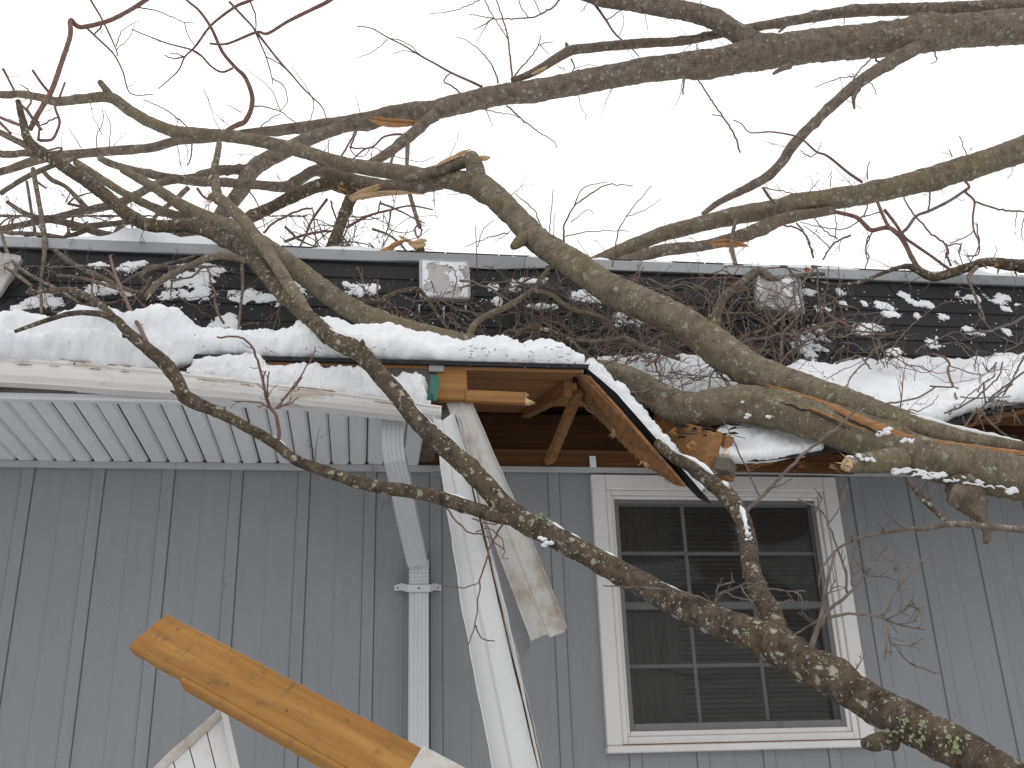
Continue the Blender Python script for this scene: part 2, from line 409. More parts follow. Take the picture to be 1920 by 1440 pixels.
# ---- soffit with its planks
def sof_y(x): return interp([(-6, 3.78), (-.6, 3.785), (.05, 3.86), (.4, 3.88)], x)
soff = MB()
xb = .30
soff.add([V((XL, D - .012, ZS + .022)), V((xb, D - .012, ZS + .022)), V((xb, sof_y(xb), ZS + .018)), V((XL, 3.78, ZS + .022))], [(0, 1, 2, 3)])
sp_o = soff.build('soffit', M['soffit_gap'], house)
pitch = .0785; x = XL + .05; k = 0
while x + pitch < xb:
    g = .0032 if k % 3 else .0055
    y0 = sof_y(x); dz = .004 * random.random()
    vs = []
    for (xx, e) in ((x, .0), (x + .010, 1), (x + pitch - g - .010, 1), (x + pitch - g, 0)):
        zz = ZS + .014 - .014 * e + dz
        vs += [V((xx, y0 + .002, zz)), V((xx, D - .014, zz))]
    obj('soffit_plank', vs, [(0, 1, 3, 2), (2, 3, 5, 4), (4, 5, 7, 6)], M['soffit'], sp_o)
    x += pitch; k += 1
vs, fs = bbox3(XL, xb, D - .032, D - .010, ZS - .028, ZS - .002, .003); obj('soffit_channel', vs, fs, M['channel'], sp_o)

# ---- steep upper roof with single shingles
Y0, Z0 = 4.50, 3.50; TH = math.radians(60); cs, sn = math.cos(TH), math.sin(TH)
up = V((0, cs, sn)); nr = V((0, -sn, cs)); SL = 1.018
roof = MB(); roof.add(*prism([V((XL, Y0, Z0)) - up * .16, V((XR, Y0, Z0)) - up * .16, V((XR, Y0, Z0)) + up * SL, V((XL, Y0, Z0)) + up * SL], -nr, .02))
roof_o = roof.build('roof', M['deck'], house)
sw, ex = .305, .141
sm = None
for r in range(8):
    for i in range(36):
        x = XL + .1 + i * .297 + (r % 2) * .148
        if x + sw > XR: continue
        c = V((x + sw / 2, Y0, Z0)) + up * (r * ex) + nr * (.006)
        if sm is None:
            L = .17; g = .0025; q = []
            for (yy, t0, t1) in ((0, .0095, .001), (L, .0015, -.0035)):
                for xx in (-.1485 + g, .1485 - g): q += [(xx, yy, t1), (xx, yy, t0)]
            vs = [V((a, 0, 0)) + up * b_ + nr * c_ for a, b_, c_ in q]
            sm = bpy.data.meshes.new('shingle'); sm.from_pydata([tuple(v) for v in vs], [], [(1, 3, 7, 5), (0, 1, 5, 4), (2, 6, 7, 3), (0, 2, 3, 1), (0, 4, 6, 2)])
            sm.materials.append(M['shingle'])
        o = bpy.data.objects.new('shingle', sm); COL.objects.link(o); o.parent = roof_o
        o.location = c + nr * random.uniform(-.0008, .0012) + V((random.uniform(-.0015, .0015), 0, 0)) - ORG[roof_o.name]
        o.rotation_euler = (0, random.uniform(-.005, .005), 0)
# flashing along the top, a little bent near the middle vent
TOP = V((0, Y0, Z0)) + up * SL
fv = []; ff = []
n = 160
for i in range(n + 1):
    x = lerp(XL, XR, i / n)
    dip = -.022 * math.exp(-((x - .62) / .22) ** 2) + .010 * math.exp(-((x - .25) / .12) ** 2) + .004 * noise.noise(V((x * 2, 0, 0)))
    for (dy, dz) in ((.01, .075), (-.012, .072), (-.02, .066), (-.034, .004 + dip), (-.044, -.004 + dip), (-.040, -.008 + dip), (-.005, .0)):
        fv.append(TOP + V((x, dy, dz)))
for i in range(n):
    for j in range(6): a = i * 7 + j; ff.append((a, a + 7, a + 8, a + 1))
obj('roof_flashing', fv, ff, M['flash'], house, True)
flat = MB(); flat.add(*box(XL, XR, TOP.y + .02, D + 8, TOP.z - .05, TOP.z + .068))
flat.build('flat_roof', M['shingle'], house)

# ---- box vents on the steep roof
def vent(px, py, wm, hm, tilt, rz):
    d = ray(px, py)
    n_ = nr; p0 = V((0, Y0, Z0)); s = (p0 - CAM).dot(n_) / d.dot(n_); c = CAM + d * s
    v = empty('roof_vent', c, house)
    rt = V((math.cos(rz), 0, 0)) + up * math.sin(rz); rt.normalize(); uu = nr.cross(rt)
    # lid tilted forward of the slope
    ul = (uu * math.cos(tilt) - nr * math.sin(tilt)).normalized(); nl = rt.cross(ul)
    def rr(w_, h_, r_, cen, a_, b_, nseg=6):
        pts = []
        for q, (sx, sy) in enumerate(((1, 1), (-1, 1), (-1, -1), (1, -1))):
            for k_ in range(nseg + 1):
                an = math.pi / 2 * (q + k_ / nseg)
                pts.append(cen + a_ * (sx * (w_ / 2 - r_) + r_ * math.cos(an)) + b_ * (sy * (h_ / 2 - r_) + r_ * math.sin(an)))
        return pts
    cl = c + nr * .10
    rings = [rr(wm - .004, hm - .004, .022, cl - nl * .035, rt, ul), rr(wm, hm, .024, cl - nl * .030, rt, ul), rr(wm, hm, .024, cl - nl * .006, rt, ul),
             rr(wm - .012, hm - .012, .02, cl, rt, ul), rr(wm - .022, hm - .022, .018, cl - nl * .002, rt, ul), rr(wm - .034, hm - .034, .014, cl - nl * .006, rt, ul)]
    k_ = len(rings[0]); vs = [p for r_ in rings for p in r_]
    fs = [(a * k_ + i, a * k_ + (i + 1) % k_, (a + 1) * k_ + (i + 1) % k_, (a + 1) * k_ + i) for a in range(len(rings) - 1) for i in range(k_)]
    fs.append(tuple(range((len(rings) - 1) * k_, len(rings) * k_)))
    obj('lid', vs, fs, M['vent'], v, False)
    nk = rr(wm * .72, hm * .72, .03, c - nr * .005, rt, uu) + rr(wm * .72, hm * .72, .03, cl - nl * .03, rt, ul)
    obj('neck', nk, [(i, (i + 1) % k_, (i + 1) % k_ + k_, i + k_) for i in range(k_)], M['vent'], v)
    fl = rr(wm * 1.05, hm * 1.1, .01, c + nr * .017, rt, uu); vs, fs = prism(fl, nr, .002); obj('flange', vs, fs, M['shingle'], v)
    return v, cl, rt, ul, nl
v1 = vent(832, 552, .262, .262, math.radians(-18), 0); tag(v1[0], 'square grey metal roof vent with a rounded lid')
v2 = vent(1452, 577, .262, .27, math.radians(-14), math.radians(-9)); tag(v2[0], 'square grey metal roof vent behind twigs')
v3 = vent(-22, 540, .262, .27, math.radians(-14), math.radians(-12)); tag(v3[0], 'square grey metal roof vent cut by the photo edge')

# ---- low eave shelf: deck, shingle edge, fascia
EB = 3.74                                                   # y of eave edge
def deckpt(x, y): return V((x, y, 3.222 + (y - EB) * .17))
XB = P(1092, 698, EB).x
dv, df_ = prism([deckpt(XL, EB), deckpt(XB, EB), deckpt(XB - .07, EB + .25), deckpt(XB - .02, EB + .45), deckpt(XB - .13, Y0 + .05), deckpt(XL, Y0 + .05)], V((0, 0, 1)), .013)
shelf = obj('eave_deck', dv, df_, M['deck'], house)
# ragged shingle layer on the deck
pts_f = []; pts_b = []
nn_ = 130
for i in range(nn_ + 1):
    x = lerp(XL, XB + .03, i / nn_)
    pts_f.append(deckpt(x, EB - .02 + .006 * noise.noise(V((x * 9, 0, 0)))) + V((0, 0, .0145)))
    pts_b.append(deckpt(min(x, XB - .03), Y0 + .03) + V((0, 0, .0145)))
k = len(pts_f); vs = pts_f + pts_b + [p + V((0, 0, .017)) for p in pts_f] + [p + V((0, 0, .017)) for p in pts_b]
fs = []
for i in range(k - 1):
    fs += [(i, i + k, i + k + 1, i + 1), (2 * k + i, 2 * k + i + 1, 3 * k + i + 1, 3 * k + i), (i, i + 1, 2 * k + i + 1, 2 * k + i)]
obj('eave_shingles', vs, fs, M['shingle'], shelf)
# fascia: brown metal on the left, bare board end by the break
xf = P(818, 715, EB).x; xe = P(876, 715, EB).x
vs, fs = bbox3(XL, xf, EB + .004, EB + .044, 3.10, 3.236, .003); obj('fascia_board', vs, fs, M['fascia'], house)
vs, fs = plank(V((xf + .001, EB + .022, 3.166)), V((xe, EB + .022, 3.168)), .138, .038, V((0, 0, 1)), .003)
tag(obj('fascia_board', vs, fs, M['ply'], house), 'bare broken end of the fascia board')
vs, fs = plank(V((xf - .03, EB - .008, 3.222)), V((xf + .03, EB - .008, 3.222)), .03, .006); obj('drip_edge', vs, fs, M['flash'], house)
# eave rafters
for x in (-4.2, -3.6, -3.0, -2.4, -1.8, -1.2, -.6, 0.0):
    vs, fs = plank(deckpt(x, EB + .05) - V((0, 0, .048)), deckpt(x, Y0 + .1) - V((0, 0, .048)), .089, .038); obj('rafter', vs, fs, M['rafter'], house)
vs, fs = plank(P(1066, 724, EB + .14), P(985, 766, 4.5), .09, .038); obj('rafter', vs, fs, M['deck'], house)
vs, fs = plank(P(1084, 735, 3.92), P(1030, 866, 4.50), .046, .03, V((.5, -1, .4))); tag(obj('strut', vs, fs, M['deck'], house), 'thin wooden strut in the torn eave')
# attic boards over the wall
zt = P(1000, 776, D + .03).z; zl = P(1000, 845, D + .01).z
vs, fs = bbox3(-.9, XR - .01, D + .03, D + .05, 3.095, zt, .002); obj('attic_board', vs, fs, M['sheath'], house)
vs, fs = bbox3(-.9, XR - .01, D - .012, D + .027, 3.091, zl, .003); obj('ledger_board', vs, fs, M['oldshaded'], house)
vs, fs = bbox3(-.9, XR - .01, D + .09, D + .11, 3.095, 3.62, .002); obj('attic_board', vs, fs, M['dark'], house)  # backing sheet coloured near black in place of the gap's shade

# ---- folded strip of eave deck hanging down
se = [P(1086, 696, 3.75), P(1118, 706, 3.735), P(1172, 766, 3.73), P(1236, 842, 3.72), P(1290, 905, 3.715), P(1330, 950, 3.71), P(1306, 938, 3.74), P(1266, 896, 3.78), P(1200, 845, 3.88), P(1084, 742, 4.06), P(1080, 712, 3.96)]
fp = [P(1080, 702, 3.76), P(1104, 708, 3.735), P(1160, 770, 3.73), P(1224, 846, 3.72), P(1268, 894, 3.715), P(1284, 914, 3.72), P(1262, 908, 3.80), P(1210, 872, 3.86),
      P(1180, 846, 3.90), P(1142, 806, 3.96), P(1108, 770, 4.02), P(1084, 742, 4.06), P(1080, 712, 3.96)]
nf = V((.55, .25, .8)).normalized()
flap = empty('deck_flap', fp[0], house); tag(flap, 'snapped strip of roof deck hanging down over the window')
vs, fs = prism(fp, nf, .013); obj('plywood', vs, fs, M['deck'], flap)
vs, fs = prism([p + nf * .0132 for p in se], nf, .010); obj('shingle_edge', vs, fs, M['shingle'], flap)
# frayed fibres on the inner edge
mb = MB()
for i in range(46):
    q = random.randint(6, 10); t_ = random.random(); p = fp[q].lerp(fp[q + 1], t_)
    d = V((random.uniform(-.5, .2), random.uniform(-.3, .2), -1)).normalized() * random.uniform(.008, .03)
    s = V((.0016, 0, .001)); mb.add([p - s, p + s, p + d, p + V((0, .002, 0))], [(0, 1, 2), (1, 3, 2), (3, 0, 2)])
tag(mb.build('frayed_fibre', M['ply'], flap), kind='stuff')

# ---- right half of the eave, crushed and drooping
def rdeck(px, py, Y): return P(px, py, Y)
rp = [P(1440, 768, 4.08), P(1560, 796, 3.9), P(1690, 812, 3.72), P(1780, 802, 3.70), P(1850, 776, 3.70), P(1930, 760, 3.72), P(2120, 748, 3.74), P(2700, 706, 3.74),
      P(2700, 680, 4.5), P(2100, 728, 4.5), P(1700, 740, 4.5), P(1300, 730, 4.5), P(1150, 715, 4.5), P(1200, 748, 4.3), P(1330, 764, 4.2)]
rp = [p - V((0, 0, .03)) for p in rp]
vs, fs = prism(rp, V((0, 0, 1)), .02); rs = obj('eave_deck', vs, fs, M['oldshaded'], house); tag(rs, 'crushed drooping part of the eave deck')
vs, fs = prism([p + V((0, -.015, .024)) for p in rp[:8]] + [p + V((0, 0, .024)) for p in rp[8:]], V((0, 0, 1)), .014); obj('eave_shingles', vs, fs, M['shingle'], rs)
cp = [P(1336, 822, 3.78), P(1362, 862, 3.72), P(1420, 866, 3.70), P(1490, 858, 3.70), P(1560, 850, 3.70), P(1600, 830, 3.85), P(1480, 806, 4.1), P(1360, 812, 4.0)]
cp = cp[:1] + cp[1:5] + [p - V((0, 0, .035)) for p in cp[5:]]
vs, fs = prism(cp, V((0, -.3, 1)).normalized(), .012); tag(obj('deck_fragment', vs, fs, M['shingle'], house), 'snowy fragment of roof deck under the trunk')
for (a, b_, wd, th, m_) in (((1228, 800, 4.42), (1340, 846, 3.68), .135, .038, 'rafter'), ((1250, 796, 4.36), (1362, 846, 3.72), .12, .036, 'rafter'),
                            ((1352, 892, 3.74), (1372, 893, 3.70), .03, .05, 'deck'), ((1346, 874, 3.70), (1374, 878, 3.665), .05, .075, 'weathered')):
    vs, fs = plank(P(*a), P(*b_), wd, th, V((.2, 0, 1))); obj('broken_rafter', vs, fs, M[m_], house)
vs, fs = plank(P(1366, 872, 4.2), P(1600, 878, 4.2), .05, .03); obj('nailer_board', vs, fs, M['oldshaded'], house)
vs, fs = plank(P(1400, 868, 4.1), P(1450, 862, 4.05), .035, .02); obj('nailer_board', vs, fs, M['ply'], house)
for i, x in enumerate((2.35, 2.9, 3.5, 4.1, 4.7, 5.3)):
    vs, fs = plank(V((x, 3.78, 3.09)), V((x, 4.6, 3.42)), .089, .038); obj('rafter', vs, fs, M['rafter'], house)
vs, fs = bbox3(3.0, XR, 3.76, 3.80, 2.99, 3.12, .003); obj('fascia_board', vs, fs, M['rafter'], house)

# ---- gutter on the left: a K profile, twisted where it has come loose
GT = [(-900, 655), (0, 668), (150, 677), (330, 695), (470, 712), (640, 735), (828, 761)]      # lip
def gyaw(px): return interp([(-900, 3.655), (0, 3.655), (330, 3.655), (640, 3.66), (828, 3.69)], px)
prof0 = [(0, 0), (-.004, -.004), (-.004, -.020), (.006, -.024), (.008, -.055), (.022, -.085), (.045, -.104), (.052, -.112), (.125, -.112), (.127, .0), (.123, .0), (.121, -.108), (.055, -.108), (.048, -.1), (.026, -.08), (.013, -.05), (.010, -.02), (.012, -.002)]
prof = [(a * .8, c * .74) for a, c in prof0]; gv = []; gf = []; kk = len(prof); n = 60
for i in range(n + 1):
    px = lerp(-900, 828, i / n); py = interp(GT, px); p = P(px, py, gyaw(px))
    tw = 0; gs_ = interp([(-900, 1), (200, 1), (640, .62), (828, .5)], px)
    jig = .002 * noise.noise(V((px * .02, 1, 0)))
    for (a, c) in prof: gv.append(p + V((0, a + jig, c * gs_)))
for i in range(n):
    for j in range(kk): a = i * kk + j; c = i * kk + (j + 1) % kk; gf.append((a, c, c + kk, a + kk))
gut = obj('gutter', gv, gf, M['gutter'], house); tag(gut, 'sagging white gutter with rust stains along its lip')
# trim under the gutter in front of the soffit
tv = []; tf = []
for i in range(41):
    x = lerp(XL, .24, i / 40); y = sof_y(x)
    for (dy, dz) in ((-.004, .10), (-.012, .096), (-.012, -.006), (-.002, -.012), (.03, -.010), (.03, -.006)): tv.append(V((x, y + dy, ZS + .006 + dz)))
for i in range(40):
    for j in range(5): a = i * 6 + j; tf.append((a, a + 1, a + 7, a + 6))
obj('soffit_trim', tv, tf, M['soffit'], sp_o)
for k_ in range(26):
    x0 = random.uniform(-100, 800); ln = random.uniform(6, 40); mbr = MB(); py0 = random.choice((13, 15, 1))
    pts_r = [P(x0 + ln * j / 4, interp(GT, x0 + ln * j / 4) + py0 * interp([(0, 1), (640, .7)], x0), gyaw(x0) - (.0045 if py0 == 1 else .002)) for j in range(5)]
    for p_, q_ in zip(pts_r, pts_r[1:]): mbr.add(*plank(p_, q_, random.uniform(.001, .0035), .002, V((0, 0, 1)), .0003))
    mbr.build('rust_streak', M['nail'], gut)
for px in (140, 560):
    p = P(px, interp(GT, px) + 6, gyaw(px) - .006); vs, fs = plank(p, p + V((0, -.006, 0)), .009, .009, V((0, 0, 1)), .003); obj('screw_head', vs, fs, M['nail'], gut)

# ---- downspout: open elbow, slanting run, upright pipe, strap
def rect_sweep(path, w_, d_, right, mat_, name, parent, flute=True, hollow=True):
    vs = []; fs = []; sec = []
    nfl = 5
    for i in range(nfl * 4 + 1):
        u = -w_ / 2 + w_ * i / (nfl * 4); dip = (.0035 if (i % 4 in (1, 2)) and 0 < i < nfl * 4 and flute else 0)
        sec.append((u, -d_ / 2 + dip))
    sec += [(w_ / 2, d_ / 2), (-w_ / 2, d_ / 2)]; k = len(sec)
    for i, p in enumerate(path):
        a = path[max(i - 1, 0)]; c = path[min(i + 1, len(path) - 1)]; d = (c - a).normalized()
        rgt = (right - d * right.dot(d)).normalized(); f_ = d.cross(rgt) * -1
        if f_.y < 0: f_ = -f_
        for (u, v) in sec: vs.append(p + rgt * u + f_ * v)
    for i in range(len(path) - 1):
        for j in range(k): a = i * k + j; c = i * k + (j + 1) % k; fs.append((a, c, c + k, a + k))
    return obj(name, vs, fs, mat_, parent)
ds = empty('downspout', P(786, 1440, 4.5), house); tag(ds, 'white downspout torn loose from the gutter')
YD = 4.488
e = [P(737, 784, 3.86), P(735, 812, 3.86), P(736, 838, 3.868), P(740, 858, 3.89), P(748, 890, 3.97), P(762, 960, 4.16), P(780, 1040, 4.40), P(783, 1052, 4.43)]
rect_sweep(e, .083, .06, V((1, 0, 0)), M['spout'], 'elbow', ds)
pt = P(785, 1050, YD); rect_sweep([pt + V((0, -.035, .01)), pt + V((0, -.01, -.02)), pt + V((0, 0, -.06)), pt + V((0, 0, -.12)), V((pt.x, YD, .25))], .082, .06, V((1, 0, 0)), M['spout'], 'pipe', ds)
for k in range(5):
    p = pt + V((0, -.034, -.035 - .018 * k)); vs, fs = bbox3(p.x - .043, p.x + .043, p.y, p.y + .008, p.z - .004, p.z + .004, .002); obj('crimp_band', vs, fs, M['spout'], ds)
ps = P(785, 1104, YD - .03); mb = MB()
mb.add(*bbox3(ps.x - .048, ps.x + .048, YD - .042, YD - .037, ps.z - .016, ps.z + .016, .001))
for s in (-1, 1):
    q = [V((ps.x + s * .048, YD - .04, ps.z - .016)), V((ps.x + s * .07, YD + .0, ps.z + .0)), V((ps.x + s * .10, D - .016, ps.z + .006)), V((ps.x + s * .102, D - .016, ps.z + .03)), V((ps.x + s * .072, YD, ps.z + .03)), V((ps.x + s * .048, YD - .04, ps.z + .016))]
    mb.add(*prism(q, V((0, -1, 0)), .002))
st_ = mb.build('strap', M['spout'], ds)
for dx in (-.086, 0, .086):
    p = V((ps.x + dx, (YD - .046) if dx == 0 else (D - .045), ps.z + (.015 if dx else 0))); vs, fs = plank(p, p + V((0, .006, 0)), .007, .007, V((0, 0, 1)), .002); obj('screw_head', vs, fs, M['dark'], ds)

# ================================================================== SNOW
def snow_sheet(name, cols, label, mat_='snow', amp=.022, nprof=34, seed=0, sc=7, rag=.0):
    """cols: list of profiles (lists of points, front bottom to back); resampled and roughened"""
    vs = []; fs = []
    for pr in cols:
        L = [0]
        for a, c in zip(pr, pr[1:]): L.append(L[-1] + (c - a).length)
        # catmull-rom through profile
        for j in range(nprof + 1):
            s = (j / nprof) ** 1.25 * L[-1]; i = 0
            while i < len(pr) - 2 and s > L[i + 1]: i += 1
            t_ = (s - L[i]) / max(L[i + 1] - L[i], 1e-6)
            p0 = pr[max(i - 1, 0)]; p1 = pr[i]; p2 = pr[i + 1]; p3 = pr[min(i + 2, len(pr) - 1)]
            q = .5 * ((2 * p1) + (p2 - p0) * t_ + (2 * p0 - 5 * p1 + 4 * p2 - p3) * t_ * t_ + (3 * p1 - p0 - 3 * p2 + p3) * t_ ** 3)
            vs.append(q)
    k = nprof + 1; nc = len(cols)
    # displace along approximate normals
    out = []
    for i in range(nc):
        for j in range(k):
            a = vs[max(i - 1, 0) * k + j]; c = vs[min(i + 1, nc - 1) * k + j]; e = vs[i * k + max(j - 1, 0)]; g = vs[i * k + min(j + 1, k - 1)]
            n_ = (c - a).cross(g - e)
            n_ = n_.normalized() if n_.length > 1e-9 else V((0, -1, 0))
            if n_.y > .2 and n_.z < 0: n_ = -n_
            p = vs[i * k + j]; q = p + V((seed, 0, 0))
            d = amp * (fbm(q, sc, 4) * .6 + .55 * abs(fbm(q + V((5, 2, 1)), sc * 3.2, 4)) + .5 * fbm(q + V((9, 0, 0)), sc * .35, 2) + .12 * fbm(q, sc * 7, 3)
                       + .9 * (.55 - noise.voronoi(q * sc * 1.6 + V((fbm(q, 9, 2), 0, 0)) * .4)[0][0]) + .45 * (.5 - noise.voronoi(q * sc * 3.6)[0][0]))
            ed = min(1, j / 2.0)
            out.append(p + n_ * d * (.35 + .65 * ed))
    for i in range(nc - 1):
        for j in range(k - 1): fs.append((i * k + j, (i + 1) * k + j, (i + 1) * k + j + 1, i * k + j + 1))
    o = obj(name, out, fs, M[mat_], smooth=True, org=out[0]); tag(o, label, 'snow', kind='stuff'); return o

# main bank along the low eave
top_t = [(-900, 560), (-300, 590), (-60, 596), (0, 590), (40, 600), (75, 604), (95, 588), (130, 580), (165, 579), (200, 594), (236, 586), (270, 584), (305, 586), (330, 602), (350, 612), (365, 620), (420, 622), (460, 626), (520, 622), (545, 618), (560, 606), (585, 600), (612, 602), (640, 612), (665, 616), (720, 613), (750, 616), (775, 628), (800, 636), (850, 642), (905, 640), (950, 640), (985, 648), (1030, 646), (1060, 652), (1080, 672), (1096, 686)]
bot_t = [(-900, 640), (0, 662), (150, 672), (280, 687), (318, 686), (345, 672), (385, 660), (430, 658), (600, 664), (720, 666), (820, 674), (950, 682), (1070, 688), (1096, 692)]
cols = []
px = -900
while px <= 1096:
    yb = interp(bot_t, px); yt = interp(top_t, px)
    front = interp([(-900, 3.63), (0, 3.63), (280, 3.645), (330, 3.69), (385, 3.735), (1096, 3.744)], px)
    b0 = P(px, yb, front); tp = P(px, yt, front + .17); H = tp.z - b0.z
    x0 = b0.x
    step = interp([(-900, 1), (180, 1), (345, 0), (1096, 0)], px)
    pr = [V((x0, front + .05, b0.z - .006)), V((x0, front + .008, b0.z)), V((x0, front - .006 - .024 * step, b0.z + .22 * H)), V((x0, front + .004 - .006 * step, b0.z + (.40 - .02 * step) * H)),
          V((x0, front + .045 + .05 * step, b0.z + (.62 - .10 * step) * H)), V((x0, front + .10, b0.z + .88 * H)), V((x0, front + .17, tp.z)), V((x0, front + .32, tp.z + .045)), V((x0, 4.25, tp.z + .11)), V((x0, 4.62, max(tp.z + .20, 3.70)))]
    cols.append(pr)
    px += 6 if px < -100 else 3
snow_sheet('eave_snow', cols, 'thick bank of snow along the low eave left of the break', amp=.026)
# end of the bank running down over the folded strip
cols = []
for i in range(70):
    t_ = i / 69
    c = P(interp([(0, 1090), (.25, 1152), (.6, 1234), (1, 1312)], t_), interp([(0, 690), (.25, 742), (.6, 836), (1, 926)], t_), interp([(0, 3.735), (1, 3.71)], t_)) + nf * .016
    hh = interp([(0, .055), (.3, .045), (.7, .035), (.92, .02), (1, .004)], t_) * (1 + .35 * noise.noise(V((t_ * 14, 0, 2))))
    dr = nf
    cols.append([c - nf * .004 + V((0, -.010, 0)), c + dr * hh * .45 + V((.004, -.018, 0)), c + dr * hh + V((.012, .01, 0)), c + dr * hh * .9 + V((.03, .07, .01)), c + dr * .01 + V((.05, .16, .04))])
snow_sheet('flap_snow', cols, 'ridge of snow lying on the hanging strip of roof deck', amp=.014, nprof=14, sc=16)
# snow in the loose gutter
tg = [(352, 690), (362, 676), (385, 668), (420, 666), (450, 664), (478, 668), (498, 684), (530, 684), (560, 682), (590, 690), (620, 688), (650, 692), (690, 694), (715, 700), (745, 706), (770, 700), (788, 704), (800, 722), (808, 746)]
cols = []; px = 350
while px <= 808:
    lip = P(px, interp(GT, px) - 1, gyaw(px) + .012); tp = P(px, min(interp(tg, px), interp(GT, px) - 3), gyaw(px) + .05)
    x0 = lip.x; H = tp.z - lip.z
    cols.append([lip + V((0, .004, -.012)), lip + V((0, -.003, .1 * H)), V((x0, lip.y + .0, lip.z + .5 * H)), V((x0, lip.y + .02, lip.z + .86 * H)), V((x0, tp.y, tp.z)), V((x0, tp.y + .04, tp.z + .0)), V((x0, tp.y + .07, lip.z + .2 * H)), V((x0, tp.y + .07, lip.z - .05))])
    px += 2.5
snow_sheet('gutter_snow', cols, 'lumpy snow filling the loose end of the white gutter', amp=.018, nprof=22, sc=13, seed=4)
# drooping right side
cols = []
t1 = [(1120, 668), (1180, 664), (1260, 662), (1340, 668), (1420, 690), (1470, 688), (1500, 680), (1560, 682), (1620, 676), (1680, 677), (1730, 672), (1790, 678), (1840, 672), (1920, 664), (2100, 660), (2700, 600)]
t2 = [(1120, 690), (1150, 708), (1180, 722), (1230, 742), (1300, 748), (1380, 752), (1440, 756), (1560, 782), (1690, 798), (1760, 790), (1800, 776), (1840, 762), (1880, 752), (1930, 748), (2120, 736), (2700, 690)]
px = 1122
while px < 2700:
    f0 = P(px, interp(t2, px), interp([(1120, 4.25), (1250, 4.2), (1440, 4.06), (1560, 3.88), (1690, 3.70), (2700, 3.71)], px)); bk = P(px, interp(t1, px), 4.42); x0 = f0.x; hh = bk.z - f0.z; dd = bk.y - f0.y
    cols.append([f0 + V((0, .05, -.01)), f0, f0 + V((0, -.006, .035)), V((x0, f0.y + .06 * dd, f0.z + .045 + .05 * hh)), V((lerp(x0, bk.x, .3), f0.y + .33 * dd, f0.z + .36 * hh + .03)), V((lerp(x0, bk.x, .65), f0.y + .66 * dd, f0.z + .68 * hh + .02)), V((bk.x, f0.y + .95 * dd, bk.z - .01)), bk, V((bk.x, 4.60, bk.z - .06))])
    px += 4 if px < 1960 else 14
snow_sheet('eave_snow', cols, 'twig littered snow slope on the drooping right part of the eave', amp=.024, seed=9, sc=6)
cols = []
for i in range(60):
    px = lerp(1346, 1545, i / 59)
    f0 = P(px, interp([(1346, 852), (1380, 861), (1440, 860), (1500, 852), (1545, 840)], px), 3.70); bk = P(px, interp([(1346, 806), (1380, 790), (1440, 786), (1545, 800)], px), 3.98)
    mid = (f0 + bk) / 2 + V((0, 0, .03))
    cols.append([f0 + V((0, .03, -.004)), f0, f0 + V((0, -.002, .02)), mid, bk, bk + V((0, .08, -.03))])
snow_sheet('fragment_snow', cols, 'patch of snow on the roof fragment under the trunk', amp=.02, nprof=16, sc=11, seed=14)
# snow on top of the flat roof
cols = []; n = 260
for i in range(n + 1):
    x = lerp(XL, XR, i / n)
    h = .035 + .035 * max(0, fbm((x, 0, 7), 1.6, 3) + .35) + .075 * math.exp(-((x + 1.2) / .2) ** 2) + .055 * math.exp(-((x + .84) / .12) ** 2) + .02 * math.exp(-((x - 2.2) / .3) ** 2)
    b0 = TOP + V((x, -.006, .066))
    cols.append([b0 + V((0, .02, 0)), b0 + V((0, 0, .006)), b0 + V((0, .0, h * .5)), b0 + V((0, .05, h)), b0 + V((0, .2, h * 1.25)), b0 + V((0, .9, h + .16)), b0 + V((0, 3, .3)), b0 + V((0, 7.4, .3))])
snow_sheet('roof_snow', cols, 'snow lying on the flat roof above the grey flashing', amp=.028, nprof=26, sc=8, seed=21)

# crumbs of snow clinging to the shingles
import itertools
ICO = []
def ico():
    ph = (1 + 5 ** .5) / 2
    v = [V(p).normalized() for p in ((-1, ph, 0), (1, ph, 0), (-1, -ph, 0), (1, -ph, 0), (0, -1, ph), (0, 1, ph), (0, -1, -ph), (0, 1, -ph), (ph, 0, -1), (ph, 0, 1), (-ph, 0, -1), (-ph, 0, 1))]
    f = [(0, 11, 5), (0, 5, 1), (0, 1, 7), (0, 7, 10), (0, 10, 11), (1, 5, 9), (5, 11, 4), (11, 10, 2), (10, 7, 6), (7, 1, 8), (3, 9, 4), (3, 4, 2), (3, 2, 6), (3, 6, 8), (3, 8, 9), (4, 9, 5), (2, 4, 11), (6, 2, 10), (8, 6, 7), (9, 8, 1)]
    return v, f
IV, IF = ico()
def on_roof(px, py):
    d = ray(px, py); s = (V((0, Y0, Z0)) - CAM).dot(nr) / d.dot(nr); return CAM + d * s
mb = MB()
def crumb(c, r):
    fl = random.uniform(.4, .9); an = random.random() * 6.28; e1 = V((math.cos(an), 0, 0)) + up * math.sin(an); e2 = nr.cross(e1)
    el = random.uniform(.8, 1.7)
    mb.add([c + (e1 * v.x * el + e2 * v.y + nr * v.z * fl) * r * random.uniform(.82, 1.15) for v in IV], IF)
